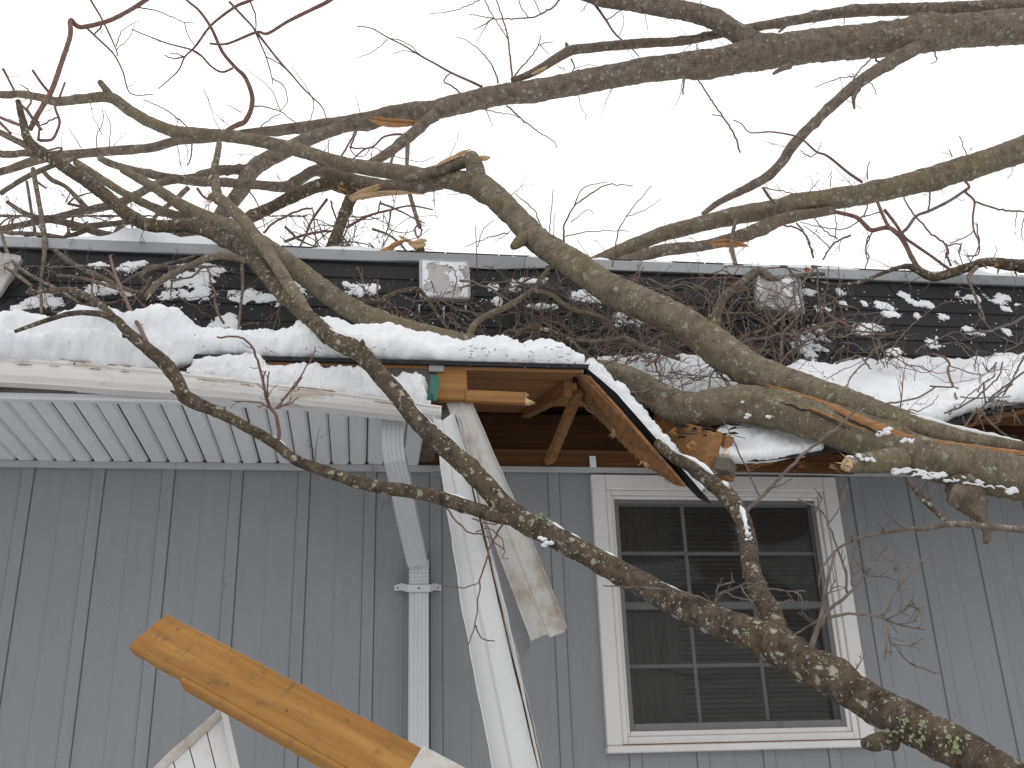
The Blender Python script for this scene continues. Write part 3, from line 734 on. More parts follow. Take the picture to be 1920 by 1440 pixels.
def patch(px, py, wx, wy, n, rmax=.011):
    """irregular clinging patch: a broken sheet that thickens inwards, with loose crumbs round it"""
    c = on_roof(px, py); hx = px2m(wx, c) * 1.3; hs = px2m(wy, c) * 2.3; cell = .0042
    ni, nj = int(2 * hx / cell) + 2, int(2 * hs / cell) + 2; ids = {}; vs = []; fs = []
    def msk(i, j):
        a, b_ = (i * cell - hx) / hx, (j * cell - hs) / hs; q = V((c.x + i * cell, c.z + j * cell, 0))
        return 1 - (a * a + b_ * b_) ** .8 + 1.25 * fbm(q, 15, 5) + .3 * noise.noise(q * 120) - .34
    def vid(i, j):
        if (i, j) not in ids:
            m_ = msk(i, j); ids[(i, j)] = len(vs)
            vs.append(c + V((i * cell - hx, 0, 0)) + up * (j * cell - hs) + nr * (.0125 + .014 * max(0, min(1, m_ * 1.2)) ** .6 + .003 * noise.noise(V((c.x + i * cell, j * cell, 3)) * 90)))
        return ids[(i, j)]
    for i in range(ni):
        for j in range(nj):
            if msk(i + .5, j + .5) > 0: fs.append((vid(i, j), vid(i + 1, j), vid(i + 1, j + 1), vid(i, j + 1)))
    mb.add(vs, fs)
    for _ in range(max(6, n // 5)):
        crumb(on_roof(px + random.gauss(0, .6) * wx, py + random.gauss(0, .6) * wy) + nr * .013, random.uniform(.002, .006))
for a in ((385, 512, 42, 12, 130), (360, 530, 40, 12, 120), (370, 555, 30, 12, 110), (318, 533, 24, 10, 60), (315, 557, 18, 9, 70), (190, 548, 34, 9, 90), (195, 543, 18, 14, 70), (480, 562, 40, 13, 130), (85, 572, 28, 14, 150, .014), (40, 582, 14, 10, 60, .014),
          (240, 555, 14, 8, 30), (245, 505, 20, 10, 40), (185, 503, 14, 5, 16), (265, 500, 12, 6, 18), (430, 612, 30, 16, 70), (670, 547, 26, 14, 80), (700, 548, 10, 10, 34), (925, 540, 9, 9, 30), (930, 570, 9, 8, 40), (965, 548, 12, 4, 18), (1000, 533, 26, 6, 26), (1015, 580, 26, 6, 24), (965, 535, 8, 6, 14),
          (1512, 650, 26, 22, 150, .014), (1538, 630, 12, 12, 50), (1518, 552, 12, 6, 24), (1572, 553, 10, 6, 28), (1543, 583, 14, 7, 44), (1622, 620, 28, 11, 130, .013), (1655, 580, 18, 9, 50), (1665, 592, 16, 6, 26), (1693, 557, 12, 6, 26), (1715, 572, 14, 7, 34), (1728, 575, 16, 8, 50), (1718, 597, 8, 6, 24), (1748, 648, 16, 9, 60), (1765, 600, 9, 6, 18), (1812, 562, 20, 9, 80), (1878, 565, 26, 9, 100), (1822, 626, 14, 8, 40), (1890, 628, 9, 8, 30), (1672, 665, 18, 7, 50), (1620, 573, 6, 5, 14), (1580, 572, 7, 4, 12), (1885, 583, 9, 5, 16), (2050, 580, 40, 16, 120), (2150, 620, 40, 14, 90), (-80, 550, 40, 14, 90), (-160, 520, 40, 14, 90), (1100, 560, 30, 10, 30), (1180, 600, 30, 14, 40), (575, 540, 24, 14, 36)):
    patch(*a)
for _ in range(520):
    px, py = random.uniform(-150, 2150), random.uniform(500, 660)
    crumb(on_roof(px, py) + nr * .013, random.uniform(.002, .0055))
tag(mb.build('snow_crumbs', M['snow'], smooth=True, org=mb.v[0]), 'crumbs and patches of snow clinging to the dark shingles', 'snow', kind='stuff')
# snow on the vent lids: a thin broken sheet
for (vv_, cl, rt, ul, nl), lab, tw in ((v1, 'thin snow on the lid of the middle roof vent', .0), (v2, 'thin frost on the lid of the roof vent behind twigs', .16)):
    n = 70; S = .116; keep = {}; vs = []; fs = []
    def vid(i, j):
        if (i, j) not in keep:
            a, b_ = lerp(-S, S, i / n), lerp(-S, S, j / n); keep[(i, j)] = len(vs)
            vs.append(cl + rt * a + ul * b_ + nl * (-.0035 + .004 * max(0, fbm((a, b_, 2), 30, 3) + .2)))
        return keep[(i, j)]
    for i in range(n):
        for j in range(n):
            a, b_ = lerp(-S, S, (i + .5) / n), lerp(-S, S, (j + .5) / n)
            if fbm((a + 3, b_, 1), 11, 5) + .35 * fbm((a, b_, 4), 60, 3) + max(abs(a + .01), b_ * .9) * 7 - .52 - tw > 0: fs.append((vid(i, j), vid(i + 1, j), vid(i + 1, j + 1), vid(i, j + 1)))
    tag(obj('vent_snow', vs, fs, M['snow'], smooth=True, org=vs[0]), lab, 'snow', kind='stuff')
# icicles under the middle vent
for (px, py, L) in ((786, 572, .05), (832, 576, .08), (873, 573, .03)):
    p = P(px, py, 4.72); vs = []; k = 7
    for j, rr_ in ((0, .006), (.4, .0045), (.8, .0022)): vs += [p + V((rr_ * math.cos(6.283 * i / k), rr_ * math.sin(6.283 * i / k), -L * j)) for i in range(k)]
    vs.append(p - V((0, 0, L))); fs = [(a * k + i, a * k + (i + 1) % k, (a + 1) * k + (i + 1) % k, (a + 1) * k + i) for a in range(2) for i in range(k)] + [(2 * k + i, 2 * k + (i + 1) % k, 3 * k) for i in range(k)]
    obj('icicle', vs, fs, M['ice'], v1[0], True)

# ================================================================== LOOSE DEBRIS
def channel(name, p0, p1, up0, up1, sec, mat_, parent, nseg=24, wob=.004, ragged=0, taper=None):
    """sweep an open section (u across, v out) from p0 to p1 with thickness"""
    vs = []; fs = []; k = len(sec)
    for i in range(nseg + 1):
        t_ = i / nseg; p = p0.lerp(p1, t_); d = (p1 - p0).normalized(); u = up0.lerp(up1, t_); u = (u - d * u.dot(d)).normalized(); o_ = d.cross(u)
        s = taper(t_) if taper else 1
        for j, (a, c) in enumerate(sec):
            r_ = wob * noise.noise(V((t_ * 9, j * .8, 1.3)))
            e = (random.uniform(-ragged, ragged) if j in (0, k - 1) else 0)
            end = d * (random.uniform(-.01, .012) if i in (0, nseg) else 0)
            vs.append(p + u * (a * s + r_ + e) + o_ * (c * s + r_) + end)
    n0 = len(vs)
    for i in range(nseg):
        for j in range(k - 1): a = i * k + j; fs.append((a, a + 1, a + k + 1, a + k))
    o = obj(name, vs, fs, mat_, parent); sm_ = o.modifiers.new('thickness', 'SOLIDIFY'); sm_.thickness = .0022; sm_.offset = 0
    return o
# long white length
g1 = empty('hanging_gutter', P(830, 790, 3.62)); tag(g1, 'long white strip of torn gutter hanging from the eave to the photo bottom', 'gutter piece')
a0, a1 = P(832, 782, 3.70), P(985, 1520, 3.28)
u0 = (P(840, 900, 3.6) - P(780, 905, 3.62)).normalized()
channel('trough', a0, a1, u0, (u0 + V((0, -.12, 0))), [(-.062, .05), (-.060, .0), (-.052, -.01), (-.018, -.012), (-.010, -.006), (.052, -.004), (.064, .002), (.068, .03)], M['gutter_bright'], g1, 30, .003, .0015, lambda t_: lerp(.62, 1.06, min(1, t_ * 1.8)))
b0, b1 = a0 + u0 * .052 + V((0, -.007, 0)), a1 + u0 * .072 + V((0, -.007, 0))
channel('rusty_lip', b0, b1, u0, u0, [(-.006, 0), (.0, -.006), (.008, -.004), (.010, .006)], M['gutter_dirty'], g1, 30, .003, .003)
channel('rust_line', b0 - u0 * .008 + V((0, -.002, 0)), b1 - u0 * .008 + V((0, -.002, 0)), u0, u0, [(-.002, 0), (.0, -.002), (.002, 0)], M['dark'], g1, 30, .002, .001)
# short dirty length
g2 = empty('hanging_gutter', P(858, 748, 3.68)); tag(g2, 'short dirty tan back of a broken gutter piece hanging beside the white strip', 'gutter piece')
a0, a1 = P(856, 744, 3.78), P(1030, 1192, 3.56)
u0 = (P(1066, 1172, 3.56) - P(1000, 1208, 3.56)).normalized()
channel('back_face', a0, a1, u0, u0, [(-.066, .004), (-.058, -.004), (-.004, -.006), (.0, -.003), (.052, -.004), (.060, .0), (.064, .012)], M['gutter_dirty'], g2, 24, .0012, .001, lambda t_: lerp(.7, 1.0, min(1, t_ * 1.5)))
channel('side_face', a0 - u0 * .036 + V((0, .01, 0)), a1 - u0 * .07 + V((0, .008, -.01)), V((-.35, 1, 0)), V((-.35, 1, 0)), [(-.005, 0), (.05, .004), (.085, .0)], M['flash'], g2, 20, .003, .002)  # shade of this side put into the darker grey
# 2x4 in the foreground
lb = empty('broken_lumber', P(285, 1190, 2.35)); tag(lb, 'amber weathered lumber beam slanting across the lower left', 'lumber')
q0, q1 = P(284, 1191, 2.36), P(872, 1512, 2.02)
dl = (q1 - q0).normalized(); cv_ = (CAM - q0).normalized(); upv = dl.cross(cv_).normalized()
if upv.z < 0: upv = -upv
upv = (upv * math.cos(.42) - cv_ * math.sin(.42)).normalized()
upv = (upv - dl * upv.dot(dl)).normalized(); outv = dl.cross(upv)
if outv.dot(cv_) < 0: outv = -outv
hw, ht = .05, .042
sections = []
n = 40; L = (q1 - q0).length
vs = []; fs = []
for i in range(n + 1):
    s = L * i / n; c = q0 + dl * s
    nick = .010 * max(0, 1 - abs(s - .155) / .03) if s < .155 else .012 * max(0, 1 - (s - .155) / .5) * 0
    low = .0 if s > .15 else .010
    rg = .0018 * noise.noise(V((s * 30, 0, 0)))
    for (a, c2) in ((hw - .004, 0), (hw, -.004), (hw, -ht + .003), (hw - .003, -ht), (-hw + .003, -ht), (-hw + low * .0, -ht + .004 + low), (-hw, -.004), (-hw + .004, 0)):
        vs.append(c + upv * (a + rg) + outv * (c2 + ht / 2) + (dl * (.008 * (a / hw)) if i == 0 else V((0, 0, 0))))
for i in range(n):
    for j in range(8): a = i * 8 + j; c = i * 8 + (j + 1) % 8; fs.append((a, a + 8, c + 8, c))
fs += [tuple(range(8)), tuple(range(n * 8 + 7, n * 8 - 1, -1))]
m, t, b = mat('amber_lumber', .65, .25)
axq = V((1, 0, 0)).rotation_difference(dl).to_euler()
tc = nd(t, 'ShaderNodeTexCoord'); vr = nd(t, 'ShaderNodeVectorRotate'); vr.rotation_type = 'EULER_XYZ'; vr.invert = True
vr.inputs['Rotation'].default_value = tuple(axq); t.links.new(tc.outputs['Object'], vr.inputs['Vector'])
def mapped(sc_):
    mp = nd(t, 'ShaderNodeMapping'); mp.inputs['Scale'].default_value = sc_; t.links.new(vr.outputs[0], mp.inputs['Vector']); return mp.outputs[0]
g = nz(t, mapped((2.2, 34, 34)), 1, 6, .6, .5); g2_ = nz(t, mapped((7, 95, 95)), 1, 4)
c = mixc(t, ramp(t, g, [(.3, 0), (.7, 1)]), (.24, .105, .024), (.42, .215, .055))
c = mixc(t, ramp(t, g2_, [(.55, 0), (.72, .5)]), c, (.22, .09, .022))
s1 = nz(t, mapped((30, 34, 34)), 1, 6, .7); c = mixc(t, ramp(t, s1, [(.57, 0), (.70, .62)]), c, (.12, .068, .032))
s2 = nz(t, mapped((62, 8, 8)), 1, 3, .6); s3 = nz(t, mapped((9, 16, 16)), 1, 4)
c = mixc(t, mixc(t, 1, ramp(t, s2, [(.58, 0), (.70, .5)]), ramp(t, s3, [(.48, 0), (.6, 1)]), 'MULTIPLY'), c, (.10, .065, .04))
base(t, b, c); bump(t, b, g, .3, .003); M['amber'] = m
obj('beam', vs, fs, M['amber'], lb)
# notch block under the beam, white wrap at its far end
nv, nfs = plank(q0 + dl * .15 - upv * (hw + .004), q0 + dl * 1.0 - upv * (hw + .004), .014, ht * .92, upv, .003); obj('lower_strip', nv, nfs, M['amber'], lb)
e0 = q0 + dl * (L * .845)
wv_ = []
for s, gr in ((0, 0), (.35, 0)):
    for (a, c2) in ((hw + .003, -ht - .003), (hw + .003, .003), (-hw - .02, .003), (-hw - .02, -ht - .003)): wv_.append(e0 + dl * (s + (.012 if a < 0 and s == 0 else 0)) + upv * a + outv * (c2 + ht / 2))
obj('metal_wrap', wv_, [(0, 1, 5, 4), (1, 2, 6, 5), (2, 3, 7, 6), (3, 0, 4, 7)], M['gutter_dirty'], lb)
for (s, a) in ((.06, .03), (.40, -.01), (.30, .035), (.52, .03), (.25, -.02)):
    p = q0 + dl * s + upv * a + outv * (ht / 2 + .001); vs, fs = plank(p, p + outv * .002, .004, .004, upv, .001); obj('nail', vs, fs, M['nail'], lb)
# torn vented soffit panel
pn = empty('torn_soffit_panel', P(420, 1335, 2.42)); tag(pn, 'torn ribbed white soffit panel poking up below the amber beam', 'soffit panel')
T = [P(414, 1330, 2.43), P(384, 1357, 2.425), P(351, 1386, 2.42), P(320, 1412, 2.41), P(286, 1446, 2.40), P(250, 1478, 2.40)]
Bm = [P(462, 1560, 2.36), P(440, 1580, 2.36), P(410, 1600, 2.36), P(385, 1620, 2.36), P(350, 1640, 2.36), P(320, 1660, 2.36)]
for i in range(5):
    a, b_, c, d = T[i], T[i + 1], Bm[i + 1], Bm[i]
    sd_ = (b_ - a).normalized() * .0012
    vs, fs = prism([a + sd_, b_ - sd_, c - sd_, d + sd_], V((0, -1, .2)).normalized(), .008); obj('panel_strip', vs, fs, M['gutter_bright'], pn)
vs, fs = prism([T[0] + V((.002, -.001, .001)), T[-1] + V((0, -.001, 0)), Bm[-1], Bm[0]], V((0, 1, 0)), .002); obj('panel_back', vs, fs, M['soffit_gap'], pn)
for i in range(5):
    a, b_ = T[i], T[i + 1]; dn = (Bm[i] - T[i]).normalized()
    vs, fs = prism([a + V((0, -.01, .003)), b_ + V((0, -.01, .003)), b_ + dn * .022 + V((0, -.01, 0)), a + dn * .018 + V((0, -.01, 0))], V((0, -1, 0)), .003); obj('folded_edge', vs, fs, M['gutter_dirty'], pn)
vs, fs = prism([T[0] + V((0, -.012, .002)), T[0] + V((.014, -.012, -.002)), Bm[0] + V((.016, -.012, 0)), Bm[0] + V((0, -.012, 0))], V((0, -1, 0)), .004); obj('side_flange', vs, fs, M['gutter_bright'], pn)
# broken board in the gap
bb = empty('broken_board', P(876, 745, 3.74)); tag(bb, 'short splintered board pointing out of the torn eave gap', 'board')
p0, p1 = P(872, 743, 3.752), P(985, 748, 3.752)
vs, fs = plank(p0, p1, .046, .03); obj('board', vs, fs, M['ply'], bb)
mb = MB()
for i in range(9):
    z = lerp(-.02, .02, i / 8); p = p1 + V((-.002, 0, z)); L_ = .012 + .03 * (i / 8 < .6) * random.random() + .01 * random.random()
    mb.add([p + V((0, -.014, -.003)), p + V((0, -.014, .003)), p + V((0, .014, .003)), p + V((0, .014, -.003)), p + V((L_, random.uniform(-.008, .008), -.006))], [(0, 1, 4), (1, 2, 4), (2, 3, 4), (3, 0, 4), (0, 3, 2, 1)])
mb.build('splintered_end', M['splinter'], bb)
# green strap
gs = MB(); pts = [P(824, 703, 3.70), P(808, 703, 3.70), P(806, 722, 3.69), P(802, 748, 3.69), P(818, 752, 3.69), P(824, 726, 3.70)]
gs.add(*prism(pts, V((0, 1, 0)), .004));  gs.add(*prism([P(802, 744, 3.688), P(812, 744, 3.688), P(812, 754, 3.70), P(800, 754, 3.70)], V((0, -1, .3)), .02))
o = gs.build('gutter_strap', M['green'], org=pts[0]); tag(o, 'small green metal strap at the end of the torn gutter', 'strap')

# ================================================================== TREES
def spline(pts, rad, step):
    """catmull-rom resample of points and radii"""
    out = []; ro = []
    n = len(pts)
    for i in range(n - 1):
        p0 = pts[max(i - 1, 0)]; p1 = pts[i]; p2 = pts[i + 1]; p3 = pts[min(i + 2, n - 1)]
        k = max(1, int((p2 - p1).length / step + .5))
        for j in range(k):
            t_ = j / k
            out.append(.5 * ((2 * p1) + (p2 - p0) * t_ + (2 * p0 - 5 * p1 + 4 * p2 - p3) * t_ * t_ + (3 * p1 - p0 - 3 * p2 + p3) * t_ ** 3))
            ro.append(lerp(rad[i], rad[i + 1], t_))
    out.append(pts[-1]); ro.append(rad[-1]); return out, ro
def tube_geo(pts, rad, sides, rough=.0, seed=0.0, knots=0, taper_end=False):
    vs = []; fs = []; uv = []
    n = len(pts); d = (pts[1] - pts[0]).normalized()
    nrm = d.cross(V((0, -1, .3))); nrm = nrm.normalized() if nrm.length > 1e-4 else V((1, 0, 0))
    kn = [(random.uniform(0, 1), random.uniform(0, 6.28), random.uniform(.12, .3)) for _ in range(knots)]
    L = 0; rm = sum(rad) / n; tot = sum((b_ - a).length for a, b_ in zip(pts, pts[1:]))
    for i, p in enumerate(pts):
        if i: L += (p - pts[i - 1]).length
        d = (pts[min(i + 1, n - 1)] - pts[max(i - 1, 0)]).normalized()
        nrm = (nrm - d * nrm.dot(d)).normalized(); bn = d.cross(nrm); r = rad[i]
        for j in range(sides + 1):
            an = 6.28318 * (j % sides) / sides
            rr = r
            e = nrm * math.cos(an) + bn * math.sin(an)
            if rough:
                q = p + e * r
                rr = r * (1 + rough * (noise.noise(q * 14 + V((seed, 0, 0))) * .9 + .8 * noise.noise(q * 42) + .5 * noise.noise(q * 5) + (.5 * noise.noise(q * 110) if sides > 16 else 0)))
                for (kt, ka, kh) in kn:
                    dl_ = (kt * tot - L) / (r * 1.1 + .004); da = math.atan2(math.sin(an - ka), math.cos(an - ka))
                    w_ = dl_ * dl_ + (da / .55) ** 2
                    if w_ < 4: rr += r * kh * math.exp(-w_ * 1.4)
            vs.append(p + e * rr); uv.append((j / sides * 6.28318 * rm, L))
    k = sides + 1
    for i in range(n - 1):
        for j in range(sides): a = i * k + j; fs.append((a, a + 1, a + k + 1, a + k))
    for e_, i0 in ((0, 0), (1, (n - 1) * k)):
        c = len(vs); vs.append(pts[-1] if e_ else pts[0]); uv.append((0, L * e_))
        for j in range(sides): fs.append((c, i0 + j, i0 + j + 1) if e_ else (c, i0 + j + 1, i0 + j))
    return vs, fs, uv
CR = {'n': (0, 0, 1), 'A': (0, 0, 3), 'B': (640, 0, 3), 'C': (1280, 0, 3), 'D': (0, 420, 3), 'E': (640, 420, 3), 'F': (1280, 420, 2.667), 'G': (0, 860, 2), 'H': (960, 860, 2)}
def trace(crop, pts, Ya, Yb, wa=None, wb=None):
    """photo trace (x, y[, width[, Y]]) -> points at their distance, radii in metres"""
    ox, oy, s = CR[crop]; q = [(ox + p[0] / s, oy + p[1] / s) for p in pts]
    L = [0]
    for a, b_ in zip(q, q[1:]): L.append(L[-1] + math.hypot(b_[0] - a[0], b_[1] - a[1]))
    out = []; rad = []
    for i, p in enumerate(pts):
        t_ = L[i] / L[-1]; Y = p[3] if len(p) > 3 else lerp(Ya, Yb, t_)
        wp = p[2] if len(p) > 2 else lerp(wa, wb, t_)
        v = P(q[i][0], q[i][1], Y); out.append(v); rad.append(px2m(wp, v) / 2)
    return out, rad
TW = {}                                           # fine side twigs collected per tree
def side_twigs(root, pts, rad, n, length, seed=0):
    mb, lst = TW.setdefault(root.name, (MB(), root))
    for _ in range(n):
        i = random.randrange(1, len(pts) - 1); p = pts[i]; d = (pts[i + 1] - pts[i - 1]).normalized()
        e = V((random.gauss(0, 1), random.gauss(0, .55), random.gauss(.1, 1))); e = (e - d * e.dot(d)).normalized()
        grow(mb, p + e * rad[i] * .8, (e + d * random.uniform(-.3, .9)).normalized(), length * random.uniform(.35, 1.1), min(rad[i] * .5, .0019 + length * .004), 2)
def grow(mb, p, d, L, r, depth):
    pts = [p]; n = max(3, int(L / .035)); q = p.copy(); dd = d.copy()
    for i in range(n):
        dd = (dd + V((random.gauss(0, .16), random.gauss(0, .12), random.gauss(.02, .16)))).normalized(); q = q + dd * (L / n); pts.append(q.copy())
    rad = [lerp(r, max(r * .3, .0007), i / n) for i in range(n + 1)]
    mb.add(*tube_geo(pts, rad, 4)[:2])
    if depth > 0:
        for _ in range(random.choice((1, 2, 2, 3))):
            i = random.randint(1, n - 1); s = V((random.gauss(0, 1), random.gauss(0, .6), random.gauss(0, 1))); s = (s - dd * s.dot(dd)).normalized()
            grow(mb, pts[i], (dd * .8 + s * .7).normalized(), L * random.uniform(.25, .55), rad[i] * .7, depth - 1)
def limb(root, name, crop, pts, Ya=None, Yb=None, wa=None, wb=None, m='bark_far', tw=0, twl=.3, knots=None, rough=.09):
    p, r = trace(crop, pts, Ya, Yb, wa, wb); rm = max(r)
    big = rm > .008
    sides = 28 if rm > .03 else 14 if rm > .014 else 8 if big else 5
    p2, r2 = spline(p, r, max(.006 if rm > .02 else .010, rm * .2) if big else .02)
    if big: pass
    else: p2 = [p2[0]] + [q + V((random.gauss(0, .0018), random.gauss(0, .003), random.gauss(0, .0018))) for q in p2[1:-1]] + [p2[-1]]
    kn = knots if knots is not None else (int(sum((b_ - a).length for a, b_ in zip(p2, p2[1:])) * 7) if rm > .012 else 0)
    vs, fs, uv = tube_geo(p2, r2, sides, rough if big else (.12 if rm > .004 else 0), random.random() * 50, kn)
    o = obj(name, vs, fs, M[m], root, True, uv)
    if tw: side_twigs(root, p2, r2, tw, twl)
    return p2, r2
def twig(root, crop, pts, Ya, Yb, wa, wb, m='twig', tw=0, twl=.12):
    return limb(root, 'twig', crop, pts, Ya, Yb, wa, wb, m, tw, twl)
def splinters(root, crop, x, y, Y, dx, dy, n, Lpx, wpx, m='splinter', spread=.35):
    """pale pointed shards of a broken end; (dx, dy) is the photo direction they point in"""
    ox, oy, s = CR[crop]; x = ox + x / s; y = oy + y / s
    c = P(x, y, Y); dirv = (P(x + dx, y + dy, Y) - c).normalized(); side = dirv.cross(V((0, 1, 0))).normalized(); dep = V((0, 1, 0))
    mb = MB(); W = px2m(wpx, c)
    for i in range(n):
        a = c + side * random.uniform(-.5, .5) * W + dep * random.uniform(-.4, .4) * W - dirv * W * .4
        L_ = px2m(Lpx, c) * random.uniform(.35, 1); h = W * random.uniform(.10, .24)
        e = (dirv + side * random.uniform(-spread, spread) + dep * random.uniform(-spread, spread)).normalized()
        s1 = side * h; s2 = dep * h * .6
        mb.add([a - s1, a - s2, a + s1, a + s2, a + e * L_ * .6 + s1 * .6, a + e * L_ * .55 - s2 * .7, a + e * L_], [(0, 1, 5), (1, 2, 4, 5), (2, 3, 4), (3, 0, 5), (0, 3, 2, 1), (4, 6, 5), (3, 4, 6), (3, 6, 5)])
    return mb.build('splintered_end', M[m], root)
def fibres(root, pts, n, m='splinter', flat=.6):
    """a torn strip of wood: a sheaf of tapering strands along the traced line"""
    p, r = trace('n', pts, None, None); p2, r2 = spline(p, r, .008); mb = MB(); N = len(p2)
    for i in range(n):
        a = int(random.triangular(0, .7, .05) * N); e = int(min(1, random.triangular(.4, 1.05, .9)) * (N - 1))
        if e - a < 4: a = max(0, e - 6)
        ou, ov = random.uniform(-.7, .7), random.uniform(-.5, .5); wq = random.uniform(.22, .42); q = []; rd = []
        for k in range(a, e + 1):
            d = (p2[min(k + 1, N - 1)] - p2[max(k - 1, 0)]).normalized(); s = d.cross(V((0, 1, 0))).normalized()
            q.append(p2[k] + s * r2[k] * ou + V((0, 1, 0)) * r2[k] * ov + V((random.gauss(0, .0006), 0, random.gauss(0, .0006)))); t_ = (k - a) / max(1, e - a)
            rd.append(max(.0005, r2[k] * wq * min(1, (1 - t_) * 3.5) * min(1, .4 + t_ * 5)))
        if len(q) > 2: mb.add(*tube_geo(q, rd, 5, .25, i))
    return mb.build('splinter', M[m], root)
def stump_cap(root, p, d, r, m='splinter'):
    """rough torn face closing a broken limb"""
    s = d.cross(V((.3, 1, .2))).normalized(); u = s.cross(d); k = 14; vs = [p + d * r * .35]
    for ring, (rr, h) in enumerate(((.45, .3), (.8, .15), (1.0, -.1))):
        for i in range(k): an = 6.283 * i / k; vs.append(p + (s * math.cos(an) + u * math.sin(an)) * r * rr + d * r * (h + random.uniform(-.3, .45) * (ring < 2)))
    fs = [(0, 1 + i, 1 + (i + 1) % k) for i in range(k)] + [(1 + a * k + i, 1 + (a + 1) * k + i, 1 + (a + 1) * k + (i + 1) % k, 1 + a * k + (i + 1) % k) for a in range(2) for i in range(k)]
    obj('torn_face', vs, fs, M[m], root)

# ---------- A: the forked fallen tree across the roof
A = empty('fallen_tree', P(1960, 905, 3.32)); tag(A, 'big forked fallen tree with a split lichened trunk lying across the roof', 'tree')
lower = [(2120, 935, 96, 3.15), (1960, 905, 92, 3.32), (1900, 893, 89, 3.36), (1805, 872, 83, 3.42), (1715, 852, 78, 3.48), (1617, 818, 76, 3.58), (1505, 780, 76, 3.70), (1392, 757, 72, 3.86), (1290, 768, 63, 3.98), (1225, 738, 55, 4.05), (1165, 706, 48, 4.12), (1080, 690, 44, 4.2), (960, 668, 44, 4.24), (840, 640, 44, 4.30), (720, 608, 44, 4.36), (640, 568, 40, 4.48), (560, 508, 38, 4.62), (480, 452, 36, 4.85), (420, 422, 30, 5.05), (350, 390, 24, 5.2), (290, 352, 18, 5.3), (230, 318, 14, 5.4)]
limb(A, 'trunk', 'n', lower, m='bark_trunk', tw=10, twl=.2, knots=16)
upper = [(2120, 872, 22, 3.17), (1960, 848, 26, 3.33), (1880, 836, 30, 3.38), (1800, 822, 36, 3.44), (1720, 800, 44, 3.50), (1617, 766, 54, 3.62), (1505, 728, 56, 3.76), (1404, 692, 66, 3.92), (1340, 645, 63, 4.02), (1280, 605, 61, 4.10), (1210, 572, 59, 4.18), (1140, 538, 56, 4.26), (1070, 492, 53, 4.36), (1005, 448, 50, 4.50), (960, 400, 45, 4.62), (913, 356, 47, 4.76), (873, 342, 43, 4.86), (827, 336, 33, 4.95), (773, 327, 31, 5.05), (707, 318, 29, 5.18), (640, 306, 26, 5.3), (567, 284, 25, 5.45), (500, 267, 24, 5.55), (417, 254, 22, 5.7), (333, 247, 22, 5.85), (283, 230, 21, 5.95), (247, 209, 20, 6.0), (207, 183, 21, 6.05), (160, 185, 18, 6.1), (110, 190, 17, 6.2), (77, 183, 15, 6.2), (33, 176, 14, 6.3), (0, 177, 14, 6.3), (-140, 160, 12, 6.5)]
limb(A, 'trunk', 'n', upper, m='bark_trunk', tw=26, twl=.3, knots=26)
# exposed wood in the split, cracks as dark strands with the shade in their colour
fibres(A, [(1404, 710, 3, 3.84), (1452, 726, 8, 3.745), (1542, 757, 14, 3.61), (1599, 781, 17, 3.535), (1674, 811, 19, 3.46), (1730, 828, 19, 3.42), (1824, 842, 20, 3.365), (1920, 854, 20, 3.305), (2060, 872, 14, 3.2)], 22, 'orange').name = 'split_wood'
fibres(A, [(1437, 736, 2, 3.74), (1500, 757, 6, 3.64), (1570, 786, 7, 3.55), (1640, 812, 5, 3.475)], 22, 'orange').name = 'split_wood'
limb(A, 'crack', 'n', [(1437, 746, 1, 3.735), (1490, 762, 4, 3.635), (1542, 781, 6, 3.575), (1585, 804, 3, 3.53)], m='dark', rough=.0, knots=0)
limb(A, 'crack', 'n', [(1415, 718, 1, 3.80), (1480, 743, 5, 3.685), (1550, 768, 5, 3.59), (1650, 812, 4, 3.465)], m='dark', rough=.0, knots=0)
p, r = limb(A, 'stub', 'n', [(1690, 862, 50, 3.46), (1640, 866, 42, 3.43), (1605, 870, 34, 3.40), (1588, 871, 30, 3.39)], m='bark_trunk', knots=2)
stump_cap(A, p[-1], (p[-1] - p[-2]).normalized(), r[-1]); splinters(A, 'n', 1590, 866, 3.38, -30, -6, 4, 36, 14)
p, r = limb(A, 'stub', 'n', [(893, 352, 40, 4.80), (893, 325, 36, 4.78), (886, 303, 33, 4.77), (880, 292, 28, 4.77)], m='bark_trunk', knots=2)
fibres(A, [(893, 300, 16, 4.76), (906, 298, 15, 4.75), (920, 298, 12, 4.75), (923, 297, 8, 4.75)], 14, 'splinter'); splinters(A, 'n', 882, 294, 4.77, 4, -20, 6, 16, 22, 'orange')
limb(A, 'broken_limb', 'n', [(880, 300, 24, 4.82), (845, 312, 24, 4.85), (800, 325, 20, 4.9), (760, 338, 14, 4.95)], m='bark_far')
fibres(A, [(812, 314, 4, 4.85), (840, 300, 10, 4.81), (868, 288, 11, 4.8), (890, 279, 4, 4.8)], 14, 'splinter')
p, r = limb(A, 'stub', 'n', [(212, 188, 16, 6.03), (200, 170, 14, 6.0), (187, 153, 10, 6.0)], m='bark_trunk', knots=1)
p, r = limb(A, 'stub', 'n', [(985, 445, 30, 4.5), (968, 458, 18, 4.46), (960, 464, 10, 4.45)], m='bark_trunk', knots=0)
limb(A, 'stub', 'n', [(1806, 895, 50, 3.40), (1812, 925, 54, 3.40), (1828, 950, 44, 3.39), (1840, 972, 26, 3.38), (1850, 992, 16, 3.37), (1849, 1018, 9, 3.37)], m='bark_far', rough=.42, knots=10)
limb(A, 'stub', 'n', [(1800, 915, 24, 3.34), (1788, 938, 20, 3.33), (1796, 952, 9, 3.33)], m='bark_far', rough=.4, knots=3)
